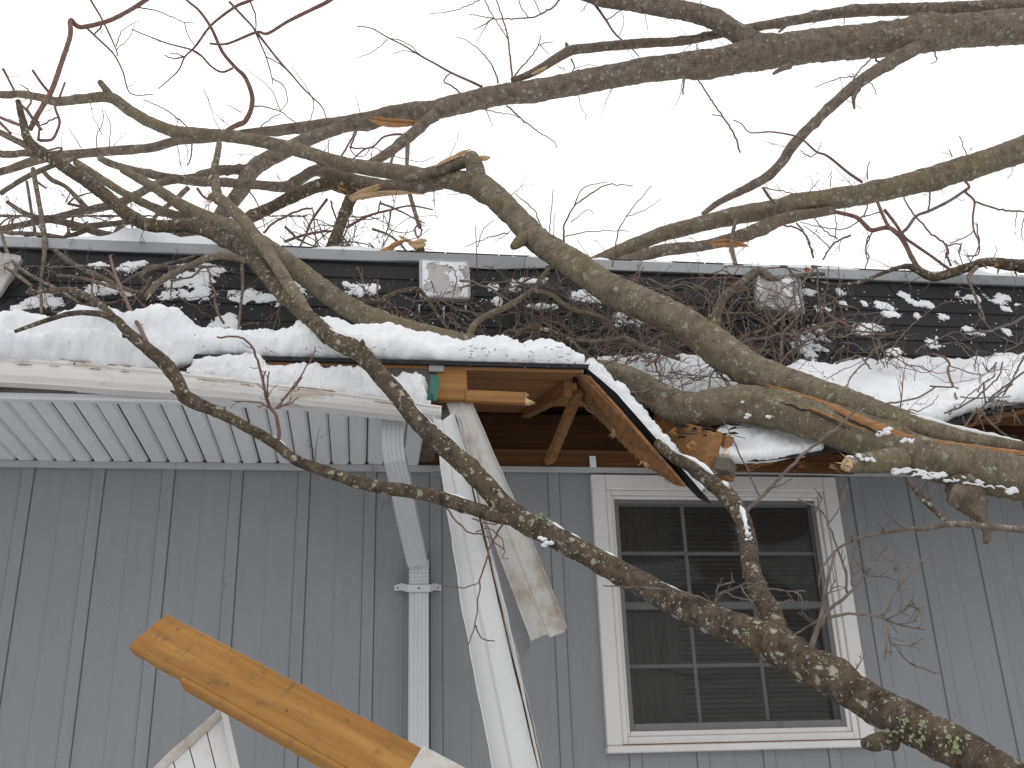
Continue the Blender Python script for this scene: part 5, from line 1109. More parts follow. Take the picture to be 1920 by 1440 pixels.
for c_, pts, Ya, Yb, wa, wb in (('A', [(1250, 755), (1310, 715), (1385, 675), (1420, 560), (1382, 440), (1325, 380), (1250, 290), (1190, 160), (1120, 60), (1050, 0), (1000, -60)], 6.4, 6.2, 10, 4), ('A', [(1310, 383), (1250, 405), (1190, 375), (1100, 290), (930, 240), (740, 165)], 6.3, 6.2, 4.4, 2), ('A', [(1200, 385), (1150, 330), (1080, 285)], 6.3, 6.25, 2.6, 1.6),
                                ('A', [(1930, -60), (1850, 5), (1740, 60), (1620, 120), (1505, 188), (1440, 182), (1280, 245), (1180, 245)], 6.1, 6.2, 8, 4), ('A', [(1480, -40), (1400, 5), (1320, 40), (1190, 140), (1100, 260), (1040, 320), (1000, 400), (890, 500)], 6.1, 6.2, 7, 1.8), ('A', [(1040, 320), (980, 330), (925, 310)], 6.2, 6.2, 3.4, 2), ('A', [(1035, 318), (1000, 303), (955, 300)], 6.2, 6.2, 3, 1.6),
                                ('A', [(1290, 10), (1360, 85), (1420, 150), (1450, 210), (1500, 330), (1530, 440), (1535, 475)], 6.2, 6.2, 5, 1.8), ('A', [(1450, 190), (1560, 330), (1640, 420), (1700, 490), (1760, 550), (1810, 600), (1838, 670)], 6.2, 6.2, 5, 2), ('A', [(1500, 320), (1560, 350), (1610, 390)], 6.2, 6.2, 2.6, 2), ('A', [(1530, 440), (1600, 490), (1615, 570), (1580, 620)], 6.2, 6.2, 2.6, 1.5), ('A', [(1405, 5), (1435, 80), (1440, 170)], 6.2, 6.2, 3.4, 2.4),
                                ('A', [(900, -50), (820, 0), (760, 40), (660, 95), (580, 127), (450, 152), (398, 115), (395, 200), (350, 340), (290, 510), (220, 630), (170, 725)], 6.2, 5.6, 8, 10), ('A', [(490, 160), (570, 235), (640, 305), (690, 400), (735, 525), (860, 530)], 6.1, 6.0, 4.4, 1.8), ('A', [(510, 0), (580, 120), (650, 270), (660, 315)], 6.1, 6.1, 4.4, 2.4), ('A', [(570, 145), (530, 195)], 6.1, 6.1, 4, 3), ('A', [(650, 280), (720, 220), (760, 140)], 6.1, 6.1, 2, 1.2), ('A', [(655, 260), (690, 170), (790, 115)], 6.1, 6.1, 2.2, 1.2), ('A', [(770, 42), (880, 60), (1040, 125), (1095, 130)], 6.1, 6.1, 3, 1.4), ('A', [(1035, 128), (1060, 200), (1100, 265)], 6.1, 6.2, 2, 1.6),
                                ('A', [(18, 388), (50, 450), (78, 505)], 6.1, 6.1, 5, 4), ('A', [(183, 395), (235, 470), (285, 530)], 6.1, 6.1, 5, 6), ('A', [(365, 465), (335, 545), (310, 600), (335, 680), (320, 740), (290, 785), (225, 790)], 6.0, 5.6, 4, 6), ('A', [(330, 660), (280, 680), (230, 705)], 5.8, 5.7, 3.6, 3), ('A', [(110, 475), (155, 500), (160, 512)], 6.1, 6.1, 2, 3), ('A', [(0, 660), (60, 685), (130, 710)], 5.6, 5.4, 6, 6), ('A', [(0, 690), (60, 750)], 5.6, 5.5, 6, 5), ('A', [(180, 560), (150, 620)], 5.6, 5.5, 4, 4), ('A', [(215, 790), (220, 700), (190, 660)], 5.6, 5.6, 5, 3), ('A', [(270, 850), (320, 830), (350, 840), (300, 870)], 5.5, 5.5, 4, 4), ('A', [(190, 1010), (260, 1060)], 5.4, 5.4, 6, 3), ('A', [(380, 1150), (430, 1110), (560, 1070)], 5.6, 5.6, 4, 2), ('A', [(380, 1145), (470, 1165)], 5.6, 5.6, 5, 6), ('A', [(400, 1065), (370, 1140)], 5.6, 5.6, 2, 3),
                                ('A', [(545, 830), (545, 760), (580, 680), (575, 620)], 6.3, 6.2, 2.2, 1.4), ('A', [(615, 825), (620, 700), (580, 620)], 6.3, 6.2, 2, 1.2), ('A', [(575, 760), (520, 650)], 6.2, 6.2, 1.8, 1.2), ('A', [(455, 830), (385, 715)], 6.3, 6.3, 2, 1), ('A', [(1060, 720), (980, 650), (880, 590), (805, 560)], 6.4, 6.3, 3, 1.8), ('A', [(1080, 800), (1075, 880), (1055, 930)], 6.2, 6.1, 3.4, 2.4), ('A', [(1360, 632), (1300, 600), (1270, 585)], 6.3, 6.3, 2, 1), ('A', [(1420, 600), (1490, 600), (1580, 630), (1660, 690)], 6.3, 6.3, 3, 2), ('A', [(1580, 630), (1520, 500), (1390, 390)], 6.3, 6.3, 2, 1), ('A', [(1740, 690), (1760, 560), (1640, 370)], 6.3, 6.3, 1.8, 1.2), ('A', [(1460, 720), (1520, 670), (1580, 640)], 6.4, 6.3, 2.4, 2),
                                ('A', [(1110, 1060), (1150, 1110), (1210, 1130)], 5.7, 5.7, 6, 4), ('A', [(1400, 1065), (1460, 1170), (1490, 1280)], 5.9, 5.8, 3, 1.8), ('A', [(1480, 1310), (1560, 1240), (1700, 1180), (1760, 1170)], 5.5, 5.5, 5, 4), ('A', [(1840, 1120), (1760, 1230), (1720, 1320), (1680, 1400)], 5.5, 5.5, 6, 4), ('A', [(1600, 1360), (1720, 1320), (1860, 1300), (1890, 1330)], 5.4, 5.4, 6, 4), ('A', [(1860, 1130), (1880, 1200), (1900, 1260)], 5.4, 5.4, 4, 3), ('A', [(1760, 1180), (1780, 1400)], 5.5, 5.5, 3, 2),
                                ('B', [(795, 490), (720, 455), (620, 410), (530, 360), (440, 310), (350, 255), (270, 215), (170, 160), (85, 147)], 6.1, 6.0, 5, 1.8), ('B', [(665, 522), (620, 485), (575, 455), (620, 410)], 6.1, 6.05, 3.4, 2.4), ('B', [(445, 315), (400, 265), (340, 230), (270, 215)], 6.0, 6.0, 2.4, 1.6), ('B', [(420, 300), (350, 285), (280, 305)], 6.0, 6.0, 2, 1), ('B', [(260, 222), (180, 290), (70, 330)], 6.0, 6.0, 2, 1),
                                ('B', [(962, 445), (945, 290), (935, 200), (910, 110), (865, -20)], 6.0, 5.9, 4, 2.4), ('B', [(800, -10), (855, 95), (930, 210), (945, 260)], 5.9, 5.9, 2.4, 2), ('B', [(1240, -20), (1200, 30), (1120, 80), (1060, 100), (900, 107), (800, 97), (720, 80)], 5.9, 5.9, 4, 1.6), ('B', [(855, 102), (800, 140), (740, 168)], 5.9, 5.9, 3, 1.2), ('B', [(840, 110), (790, 180), (760, 240)], 5.9, 5.9, 2, 1), ('B', [(970, 435), (1010, 380), (1060, 330), (1105, 260), (1122, 200)], 6.0, 5.95, 3.4, 2), ('B', [(1105, 258), (1150, 240), (1190, 235)], 5.95, 5.95, 2.2, 1.6), ('B', [(1120, 255), (1170, 310)], 5.95, 5.95, 2, 1), ('B', [(882, 468), (855, 380), (795, 300), (710, 228), (640, 208)], 6.0, 6.0, 3.4, 1.2),
                                ('B', [(930, 595), (1040, 690), (1120, 750), (1195, 795), (1212, 830)], 6.0, 5.9, 3.6, 1.6), ('B', [(800, 612), (880, 632), (960, 645), (1035, 685)], 6.0, 5.95, 2.2, 1.4), ('B', [(810, 615), (845, 690), (850, 712)], 6.0, 6.0, 2, 1), ('B', [(1400, -10), (1445, 50), (1490, 115), (1540, 190), (1620, 260), (1675, 318)], 5.8, 5.8, 6, 1.8), ('B', [(1490, 112), (1540, 80), (1575, 55)], 5.8, 5.75, 2.4, 2), ('B', [(1560, 210), (1590, 120), (1575, 60)], 5.8, 5.75, 1.6, 1.2), ('B', [(1000, 0), (1010, 40), (1050, 95)], 5.9, 5.9, 2.2, 2), ('B', [(1085, 0), (1120, 75)], 5.9, 5.9, 2, 1.8), ('B', [(780, 0), (650, 55), (500, 78)], 5.9, 5.9, 2.4, 1.2), ('B', [(1290, 330), (1310, 370), (1300, 410)], 6.0, 6.0, 3.6, 2), ('B', [(1310, 385), (1380, 365), (1440, 368)], 6.0, 6.0, 1.6, 1),
                                ('B', [(0, 880), (40, 810), (80, 735)], 6.1, 6.2, 4, 3.4), ('B', [(60, 900), (130, 840), (180, 825), (240, 770), (330, 755), (375, 775)], 6.0, 6.1, 3, 4.4), ('B', [(275, 935), (290, 880), (320, 830)], 5.9, 6.0, 6, 4), ('B', [(50, 830), (100, 835), (180, 825)], 6.0, 6.0, 3.4, 3), ('B', [(50, 830), (70, 870), (120, 880), (160, 840)], 6.0, 6.0, 2.4, 1.8), ('B', [(180, 830), (280, 870), (440, 910), (520, 880)], 5.9, 5.8, 2, 1.2), ('B', [(85, 740), (50, 830)], 6.1, 6.0, 4, 3.4),
                                ('B', [(30, 1280), (150, 1215), (280, 1180), (390, 1158), (515, 1180)], 5.3, 5.4, 6, 2.6), ('B', [(215, 1140), (290, 1170), (370, 1210), (470, 1255)], 5.4, 5.4, 4.4, 2.4), ('B', [(280, 1180), (265, 1270), (245, 1330)], 5.4, 5.35, 4, 2.4), ('B', [(440, 1250), (415, 1290), (430, 1340)], 5.7, 5.6, 4, 3), ('B', [(445, 1260), (450, 1310), (430, 1340)], 5.7, 5.6, 4, 3), ('B', [(270, 1290), (340, 1310), (430, 1295)], 5.5, 5.5, 2.4, 1.4), ('B', [(220, 1130), (210, 1190), (190, 1205)], 5.4, 5.4, 3.6, 2.4)):
    twig(Ct, c_, pts, Ya, Yb, wa, wb, 'twig', tw=1 if wa >= 4 else 0, twl=.14)
for c_, pts in (('C', [(80, 438), (150, 545), (225, 655), (255, 700), (295, 770), (322, 858)]),): twig(Ct, c_, pts, 5.75, 5.6, 3, 3.6, 'twig')
for pts, wa, wb in (([(165, 640), (225, 660)], 2, 2), ([(1075, 315), (1010, 380), (970, 430), (938, 512)], 3, 3), ([(965, 430), (880, 440), (745, 490)], 2.4, 1.4), ([(1050, 460), (1080, 500), (1090, 535)], 2, 1.4), ([(1085, 315), (1090, 340), (1115, 350)], 4, 4), ([(1412, 280), (1430, 340), (1395, 358)], 3.6, 1.4), ([(10, 440), (0, 530)], 4, 3), ([(540, 180), (580, 150)], 5, 4)):
    twig(Ct, 'C', pts, 5.5, 5.45, wa, wb, 'twig_grey')
limb(Ct, 'stub', 'C', [(985, 500, 12, 5.45), (962, 545, 8, 5.44), (966, 612, 4, 5.44)], m='bark_far')
limb(Ct, 'stub', 'C', [(600, 370, 14, 5.6), (560, 385, 10, 5.57), (510, 415, 5, 5.56)], m='bark_far')

# ---------- D: the limb at the right, with the twigs under it
Dt = empty('fallen_branch', P(2000, 250, 5.0)); tag(Dt, 'thick grey branch rising from behind the roof to the right edge', 'branch')
limb(Dt, 'trunk', 'n', [(2140, 205, 52, 4.9), (1990, 254, 49, 5.05), (1920, 280, 48, 5.1), (1847, 304, 46, 5.15), (1780, 324, 44, 5.2), (1713, 343, 42, 5.25), (1647, 359, 40, 5.3), (1580, 370, 41, 5.35), (1513, 381, 40, 5.4), (1447, 393, 36, 5.45), (1380, 404, 34, 5.5), (1313, 420, 30, 5.53), (1240, 440, 28, 5.56), (1173, 466, 26, 5.58), (1120, 488, 22, 5.6), (1040, 520, 16, 5.6)], m='bark_trunk', tw=24, twl=.2, knots=16)
limb(Dt, 'limb', 'n', [(1563, 394, 16, 5.36), (1480, 408, 22, 5.36), (1430, 427, 26, 5.38), (1380, 446, 25, 5.4), (1313, 462, 20, 5.44), (1240, 470, 23, 5.48), (1173, 490, 21, 5.52), (1130, 505, 18, 5.54)], m='bark_far', tw=10, twl=.2)
fibres(Dt, [(1330, 458, 12, 5.36), (1362, 456, 18, 5.345), (1390, 460, 13, 5.34), (1410, 463, 4, 5.34)], 14, 'orange')
limb(Dt, 'limb', 'F', [(265, -20, 7, 5.4), (248, 60, 7, 5.3), (246, 130, 9, 5.25), (262, 190, 8, 5.2), (276, 245, 6, 5.15)], m='bark_far')
for c_, pts, wa, wb, col in (('C', [(850, 1190), (970, 1220), (1030, 1270), (1065, 1295), (1150, 1280), (1205, 1310), (1250, 1370), (1290, 1450), (1330, 1510), (1400, 1550)], 7, 10, 'twig'), ('C', [(1095, 1135), (1130, 1220), (1160, 1275), (1210, 1320)], 6, 7, 'twig'), ('C', [(1135, 1180), (1190, 1250), (1250, 1335), (1310, 1380), (1390, 1435), (1480, 1500), (1540, 1535)], 6, 5, 'twig'), ('C', [(1590, 1020), (1612, 1052), (1592, 1080), (1640, 1132), (1632, 1220), (1638, 1295), (1665, 1360), (1662, 1430), (1600, 1440)], 5, 2.6, 'twig'), ('C', [(1608, 1058), (1500, 1130), (1390, 1185), (1315, 1215), (1265, 1280), (1215, 1325)], 6, 6, 'twig_grey'), ('C', [(1640, 1132), (1780, 1178), (1930, 1192), (2020, 1220)], 4, 3, 'twig_grey'), ('C', [(1393, 1072), (1385, 1185)], 3.4, 3.4, 'twig'),
                             ('C', [(1245, 1110), (1265, 1160), (1325, 1235), (1400, 1315), (1482, 1382), (1480, 1450)], 3, 4.4, 'twig'), ('C', [(1638, 1300), (1580, 1340), (1505, 1365)], 2.6, 2.2, 'twig_grey'), ('C', [(1482, 1382), (1560, 1370), (1555, 1430)], 3.4, 2.4, 'twig_grey'), ('C', [(1010, 1025), (930, 970), (845, 900), (800, 870), (750, 852), (680, 790), (620, 762), (500, 742), (380, 745), (330, 695), (285, 675)], 5.5, 1.8, 'twig'), ('C', [(515, 1142), (480, 1100), (450, 1055)], 6, 4, 'twig'), ('C', [(450, 1055), (560, 1075), (660, 1100)], 2.4, 2, 'twig'), ('C', [(1040, 1010), (1040, 950), (1055, 905)], 2.6, 1.6, 'twig_grey'), ('C', [(755, 855), (720, 880), (660, 845)], 2.4, 1.6, 'twig_grey'),
                             ('C', [(640, 1255), (690, 1320), (720, 1400), (735, 1450)], 3.6, 4, 'twig'), ('C', [(945, 1325), (880, 1350), (830, 1395), (790, 1460)], 4, 3.4, 'twig_grey'), ('C', [(870, 1345), (790, 1290), (730, 1215)], 2.8, 2, 'twig_grey'), ('C', [(860, 1340), (865, 1260), (855, 1205)], 2.2, 1.6, 'twig_grey'), ('C', [(830, 1395), (760, 1330), (680, 1270)], 2.4, 1.6, 'twig'), ('C', [(1040, 1150), (1010, 1220), (890, 1290), (660, 1250)], 3, 1.6, 'twig_grey'), ('C', [(1120, 1190), (1000, 1225)], 2.6, 2.4, 'twig_grey'), ('C', [(1070, 1300), (1045, 1350), (1030, 1420), (1045, 1470)], 3, 2, 'twig'), ('C', [(1600, 890), (1570, 800), (1555, 765)], 2.4, 1.4, 'twig_grey'), ('C', [(1515, 880), (1500, 840)], 2.4, 1.6, 'twig_grey'), ('C', [(700, 1090), (770, 1010)], 2, 1.2, 'twig_grey'), ('C', [(830, 1050), (835, 960)], 2, 1.2, 'twig_grey'),
                             ('C', [(1920, 1230), (1905, 1290), (1915, 1350)], 2, 1.4, 'twig'), ('C', [(1880, 1190), (1870, 1280)], 1.8, 1.2, 'twig'), ('F', [(460, 0), (590, 30), (640, 110), (650, 150)], 4, 3, 'twig'), ('F', [(1320, 100), (1330, 180), (1340, 210)], 4, 4.4, 'twig'), ('F', [(1470, 0), (1480, 110), (1440, 190)], 3, 2, 'twig'), ('F', [(1395, 95), (1380, 140), (1400, 200)], 2.4, 2, 'twig_grey'), ('F', [(930, 60), (915, 120), (930, 170), (890, 260)], 3, 2, 'twig')):
    twig(Dt, c_, pts, 5.15, 5.02, wa, wb, col, tw=1, twl=.1)

# ---------- E: gnarled branch along the flashing at the right
Eb = empty('fallen_branch', P(1990, 502, 4.85)); tag(Eb, 'gnarled dark branch lying along the grey flashing at the right', 'branch')
limb(Eb, 'branch', 'n', [(2120, 520, 26, 4.8), (1990, 505, 25, 4.84), (1920, 499, 24, 4.85), (1880, 494, 22, 4.86), (1850, 491, 16, 4.87), (1816, 501, 17, 4.88), (1767, 517, 18, 4.88), (1741, 517, 17, 4.88), (1711, 501, 14, 4.88), (1689, 501, 8, 4.87), (1655, 512, 7, 4.86), (1610, 530, 7, 4.85), (1561, 533, 6, 4.84), (1520, 526, 5, 4.84)], m='bark_front', tw=22, twl=.2, rough=.16)
limb(Eb, 'branch', 'F', [(1470, 215, 9, 4.86), (1432, 262, 8, 4.83), (1445, 320, 6, 4.8), (1480, 400, 5, 4.75), (1510, 480, 4, 4.68)], m='bark_far', tw=5, twl=.2)
for pts in ([(1500, 200), (1525, 225)], [(1580, 225), (1575, 250)], [(1660, 240), (1672, 262)]): twig(Eb, 'F', pts, 4.84, 4.83, 5, 2, 'twig')
for (x, y) in ((1565, 200), (1640, 205)): splinters(Eb, 'F', x, y, 4.84, -14, 3, 4, 16, 8, 'orange', .2)

# ---------- sticks and brush lying on the roof
St = empty('broken_stick', P(1542, 514, 4.85)); tag(St, 'crooked broken stick bent over the roof vent behind the trunk', 'stick')
limb(St, 'stick', 'F', [(710, 250, 6, 4.86), (640, 252, 9, 4.86), (560, 262, 11, 4.84), (500, 275, 12, 4.82), (430, 268, 12, 4.8), (385, 235, 12, 4.8), (340, 255, 14, 4.79), (285, 300, 15, 4.76), (215, 355, 17, 4.7), (180, 420, 19, 4.64), (168, 480, 18, 4.58), (162, 520, 14, 4.54)], m='bark_far', rough=.22, tw=10, twl=.15)
splinters(St, 'F', 170, 500, 4.55, -2, 14, 7, 18, 14, 'orange')
St2 = empty('broken_stick', P(880, 627, 4.5)); tag(St2, 'olive forked stick leaning on the shingles right of the middle vent', 'stick')
limb(St2, 'stick', 'E', [(715, 650, 14, 4.40), (735, 585, 14, 4.46), (780, 540, 13, 4.5), (850, 500, 12, 4.53), (950, 458, 12, 4.56), (1040, 400, 12, 4.6), (1090, 355, 11, 4.63), (1150, 270, 8, 4.7), (1192, 220, 6, 4.76)], m='bark_trunk', tw=12, twl=.2)
limb(St2, 'stick', 'E', [(1070, 372, 9, 4.62), (1180, 400, 10, 4.58), (1240, 445, 10, 4.56), (1310, 485, 10, 4.54), (1420, 512, 9, 4.52), (1490, 545, 6, 4.5)], m='bark_trunk', tw=8, twl=.2)
St3 = empty('broken_stick', P(640, 560, 4.6)); tag(St3, 'curved dark stick in front of the middle roof vent', 'stick')
limb(St3, 'stick', 'E', [(-20, 415, 9, 4.56), (60, 425, 10, 4.56), (200, 440, 10, 4.55), (260, 410, 10, 4.54), (340, 378, 9, 4.53), (430, 368, 9, 4.52), (480, 420, 8, 4.5), (540, 510, 6, 4.46), (600, 590, 4, 4.42)], m='bark_front', tw=6, twl=.16)
St4 = empty('broken_stick', P(1170, 620, 4.4)); tag(St4, 'pale topped broken stick on the snow left of the trunk fork', 'stick')
limb(St4, 'stick', 'E', [(1590, 635, 9, 4.28), (1640, 665, 11, 4.26), (1700, 692, 12, 4.24), (1800, 722, 10, 4.2), (1900, 760, 8, 4.15)], m='bark_far', tw=8, twl=.16)
splinters(St4, 'E', 1590, 632, 4.28, -4, -12, 4, 14, 8)
St5 = empty('broken_stick', P(1300, 640, 4.4)); tag(St5, 'long curved stick along the top of the snow bank at the break', 'stick')
limb(St5, 'stick', 'E', [(860, 645, 4, 4.3), (920, 620, 6, 4.3), (1000, 600, 7, 4.3), (1120, 590, 8, 4.29), (1220, 615, 8, 4.27), (1300, 665, 8, 4.22), (1360, 720, 6, 4.15), (1420, 760, 5, 4.1)], m='bark_front', tw=12, twl=.18)
limb(St5, 'stick', 'E', [(1230, 630, 6, 4.28), (1330, 655, 7, 4.28), (1450, 660, 8, 4.28), (1580, 640, 7, 4.3)], m='bark_far', tw=8, twl=.18)
p0 = P(902, 460, 5.02)
St6 = empty('broken_stump', P(797, 490, 5.1)); tag(St6, 'torn pale branch stump sticking up over the middle of the flashing', 'branch')
p, r = limb(St6, 'stump', 'E', [(475, 225, 18, 5.08), (455, 180, 17, 5.07), (445, 140, 15, 5.06), (440, 120, 13, 5.06)], m='bark_front')
fibres(St6, [(764, 456, 8, 5.05), (780, 460, 20, 5.05), (796, 457, 24, 5.05), (808, 456, 14, 5.05)], 14, 'splinter'); fibres(St6, [(744, 440, 3, 5.04), (766, 452, 8, 5.04), (790, 464, 9, 5.04)], 14, 'splinter'); stump_cap(St6, P(790, 459, 5.055), V((.2, -.6, .6)).normalized(), .022)
St7 = empty('broken_stick', P(690, 480, 5.1)); tag(St7, 'orange torn strip of wood lying on the flashing left of the stump', 'stick')
limb(St7, 'stick', 'E', [(-40, 190, 10, 5.1), (60, 190, 12, 5.08), (170, 180, 14, 5.06), (250, 150, 13, 5.05), (320, 105, 8, 5.04), (380, 90, 3, 5.03)], m='orange', rough=.3)
limb(St7, 'stick', 'E', [(-60, 170, 16, 5.14), (20, 185, 16, 5.12), (100, 195, 12, 5.1), (190, 205, 6, 5.1)], m='bark_front', tw=14, twl=.16)
Lf = empty('stick', P(100, 470, 4.9)); tag(Lf, 'slender forked stick hanging down the shingles at the far left', 'stick')
limb(Lf, 'stick', 'D', [(310, 150, 9, 4.88), (390, 210, 10, 4.82), (480, 262, 10, 4.76), (580, 305, 10, 4.7), (680, 355, 9, 4.64), (790, 382, 7, 4.6), (850, 300, 5, 4.62)], m='bark_far', tw=8, twl=.16)
limb(Lf, 'stick', 'D', [(10, 60, 6, 4.9), (50, 180, 7, 4.8), (110, 245, 7, 4.72), (200, 305, 7, 4.66), (350, 380, 6, 4.55), (440, 440, 5, 4.5)], m='bark_far', tw=8, twl=.16)
limb(Lf, 'stick', 'D', [(30, 245, 5, 4.7), (100, 290, 7, 4.66), (180, 350, 6, 4.6)], m='bark_far')
limb(Lf, 'stick', 'D', [(320, 290, 6, 4.7), (420, 300, 7, 4.68), (520, 320, 7, 4.66), (680, 370, 6, 4.62)], m='bark_far', tw=5, twl=.16)
limb(Lf, 'stick', 'D', [(1360, 230, 7, 4.6), (1365, 350, 6, 4.5), (1350, 500, 5, 4.4), (1340, 610, 4, 4.25)], m='bark_far', tw=4, twl=.12)
limb(Lf, 'stick', 'D', [(680, 335, 5, 4.7), (780, 280, 6, 4.72), (900, 235, 6, 4.75), (1100, 180, 4, 4.8)], m='bark_far', tw=5, twl=.16)

# brush: tangled thin sticks in front of the shingles, each one its own
Br = []
zones = [((880, 1500), (530, 690), 165, 'thin sticks in the tangle over the shingles between the vents'), ((1360, 1600), (530, 690), 60, 'thin sticks tangled round the right vent'), ((1140, 1440), (655, 760), 50, 'thin sticks on the snow under the trunk fork'), ((60, 400), (480, 580), 26, 'thin sticks at the left end of the roof'), ((600, 900), (560, 650), 26, 'thin sticks below the middle vent'), ((1600, 1920), (600, 760), 34, 'thin sticks on the right snow slope'), ((560, 760), (415, 490), 26, 'thin sticks heaped on the flashing left of the stump'), ((-40, 160), (330, 460), 34, 'thin sticks against the sky at the far left'), ((120, 560), (340, 462), 34, 'thin sticks among the crossing limbs at upper left')]
for (xr, yr, cnt, grp) in zones:
    rt_ = empty('brushwood', P((xr[0] + xr[1]) / 2, yr[1], 4.3 if yr[0] > 450 else 5.1)); tag(rt_, 'tangle of ' + grp, 'brushwood')
    for _ in range(cnt):
        x, y = random.uniform(*xr), random.uniform(*yr); an = random.gauss(0, .9); L = random.uniform(50, 190); cu = random.uniform(-1.2, 1.2)
        pts = []
        for j in range(7):
            t_ = j / 6 - .5; a2 = an + cu * t_
            pts.append((x + L * t_ * math.cos(an) - cu * 18 * (4 * t_ * t_) * math.sin(an) + random.gauss(0, 3), y + L * t_ * math.sin(an) + cu * L * .22 * (4 * t_ * t_ - 1) + random.gauss(0, 3)))
        if yr[0] < 450: Ya = random.uniform(5.05, 5.3); f_ = lambda yy: Ya
        else:
            off = random.uniform(.05, .3); sl_ = random.uniform(.3, 1); f_ = lambda yy: min(lerp(on_roof(x, 600).y, on_roof(x, min(max(yy, 500), 665)).y, sl_) - off, 4.9)
        if yr[0] >= 600:
            f0_ = f_; of2 = random.uniform(.03, .12); tab = [(600, 4.6), (664, 4.26), (760, 4.0)] if x < 1440 else [(600, 4.6), (664, 4.3), (770, 3.68)]
            f_ = lambda yy: min(f0_(yy), interp(tab, yy) - of2)
        top = 500 if yr[0] > 450 else 405
        pp = [(a, max(b_, top), random.uniform(1.8, 3.0), f_(b_)) for a, b_ in pts]
        wsc = random.choice((.7, .8, 1, 1, 1.3, 1.9)); pp = [(a, b_, w_ * wsc * lerp(1.1, .6, j / 6), Y) for j, (a, b_, w_, Y) in enumerate(pp)]
        limb(rt_, 'twig', 'n', pp, m=random.choice(('twig', 'twig_grey', 'twig_grey')), tw=random.choice((1, 2, 3)), twl=.14)
# crossing twigs at far right
Fr = empty('brushwood', P(1880, 800, 3.5)); tag(Fr, 'crossing thin twigs over the broken eave at the right edge', 'brushwood')
for pts, wa, wb in (([(1310, 945), (1420, 900), (1500, 840), (1580, 760), (1600, 690)], 4, 3), ([(1390, 865), (1500, 870), (1640, 860)], 3, 2), ([(1505, 790), (1510, 870), (1515, 900)], 4, 3), ([(1530, 880), (1600, 820), (1707, 740)], 5, 4), ([(1390, 1030), (1470, 940), (1560, 870), (1650, 800)], 4, 3), ([(1470, 920), (1570, 1020), (1680, 1110)], 5, 4), ([(1570, 690), (1530, 740), (1500, 690)], 3, 2), ([(1600, 880), (1580, 990), (1470, 980)], 3, 2), ([(1650, 930), (1690, 1000)], 4, 3), ([(1560, 760), (1500, 800), (1430, 860), (1380, 920)], 3, 2), ([(1470, 930), (1520, 1080)], 3, 2), ([(1400, 960), (1440, 1060)], 3, 2), ([(1707, 660), (1640, 800), (1600, 860)], 4, 3)):
    twig(Fr, 'F', pts, 3.42, 3.45, wa, wb, 'twig_grey', tw=1, twl=.1)
# small litter on the snow
mb = MB()
for _ in range(95):
    z = random.random()
    if z < .45: x, y = random.uniform(860, 1080), random.uniform(648, 690); Y = 3.69
    elif z < .8: x, y = random.uniform(1450, 1900), random.uniform(690, 770); Y = interp([(690, 4.25), (770, 3.75)], y) - .03
    else: x, y = random.uniform(150, 800), random.uniform(625, 665); Y = 3.66
    p = P(x, y, Y); d = V((random.gauss(0, 1), random.gauss(0, .3), random.gauss(0, .5))).normalized() * random.uniform(.003, .011)
    mb.add(*tube_geo([p - d, p + V((0, 0, .002)), p + d], [.0012, .0022, .001], 4)[:2])
tag(mb.build('twig_litter', M['twig'], org=mb.v[0]), 'scattered bits of twig lying on the eave snow', 'litter', kind='stuff')
# dead leaf on a twig
c = P(1514, 505, 4.8); lv = [c]; k = 12
for i in range(k): an = 6.283 * i / k; rr = .024 * (1 if i % 2 == 0 else .62); lv.append(c + V((rr * math.cos(an), .006 * math.sin(an * 2), rr * math.sin(an) * .8)))
o = obj('dead_leaf', lv, [(0, 1 + i, 1 + (i + 1) % k) for i in range(k)], M['leaf'], org=c); sm_ = o.modifiers.new('thickness', 'SOLIDIFY'); sm_.thickness = .0012
tag(o, 'single reddish dead leaf caught above the right vent', 'leaf')
for root_name, (mbt, root) in TW.items():
    o = mbt.build('fine_twigs', M['twig'] if root in (Ct, Dt, A) else M['twig_grey'], root); o['kind'] = 'stuff'

# ---------- snow on the branches
mb = MB()
def topsnow(crop, pts, wsnow, cover, seed):
    p, r = trace(crop, pts, None, None); p2, r2 = spline(p, r, .008)
    run = []
    def flush():
        if len(run) < 4: run.clear(); return
        n_ = len(run); q = [a for a, _ in run]; rd = [max(.0012, b_ * math.sin(math.pi * (i + .6) / (n_ + .2)) ** .6) for i, (_, b_) in enumerate(run)]
        mb.add(*tube_geo(q, rd, 7, .25)[:2]); run.clear()
    for i in range(len(p2)):
        d = (p2[min(i + 1, len(p2) - 1)] - p2[max(i - 1, 0)]).normalized()
        upn = V((0, -.25, 1)); upn = (upn - d * upn.dot(d)).normalized()
        nv = noise.noise(V((i * .05, seed, 0))) + .6 * noise.noise(V((i * .27, seed, 4)))
        if nv > cover: run.append((p2[i] + upn * r2[i] * .93, wsnow * (.5 + .9 * (nv - cover))))
        else: flush()
    flush()
topsnow('n', thin[2:13], .007, .08, 1.5); topsnow('n', main[7:14], .008, .2, 2.5); topsnow('n', main[2:9], .005, .3, 12.5); topsnow('n', main[14:22], .006, .25, 7.7)
topsnow('n', [(1402, 1020, 34, 3.2), (1390, 970, 34, 3.32), (1360, 925, 35, 3.45), (1330, 901, 32, 3.53), (1300, 877, 28, 3.58), (1260, 855, 20, 3.64)], .011, -.2, 3.5)
topsnow('n', [(1640, 815, 8, 3.50), (1700, 836, 10, 3.44), (1790, 858, 10, 3.38), (1880, 864, 10, 3.34), (1960, 880, 10, 3.3)], .012, .0, 4.5)
topsnow('n', [(1700, 796, 46, 3.5), (1770, 812, 36, 3.45), (1850, 828, 30, 3.40), (1920, 842, 26, 3.36)], .012, -.1, 5.5)
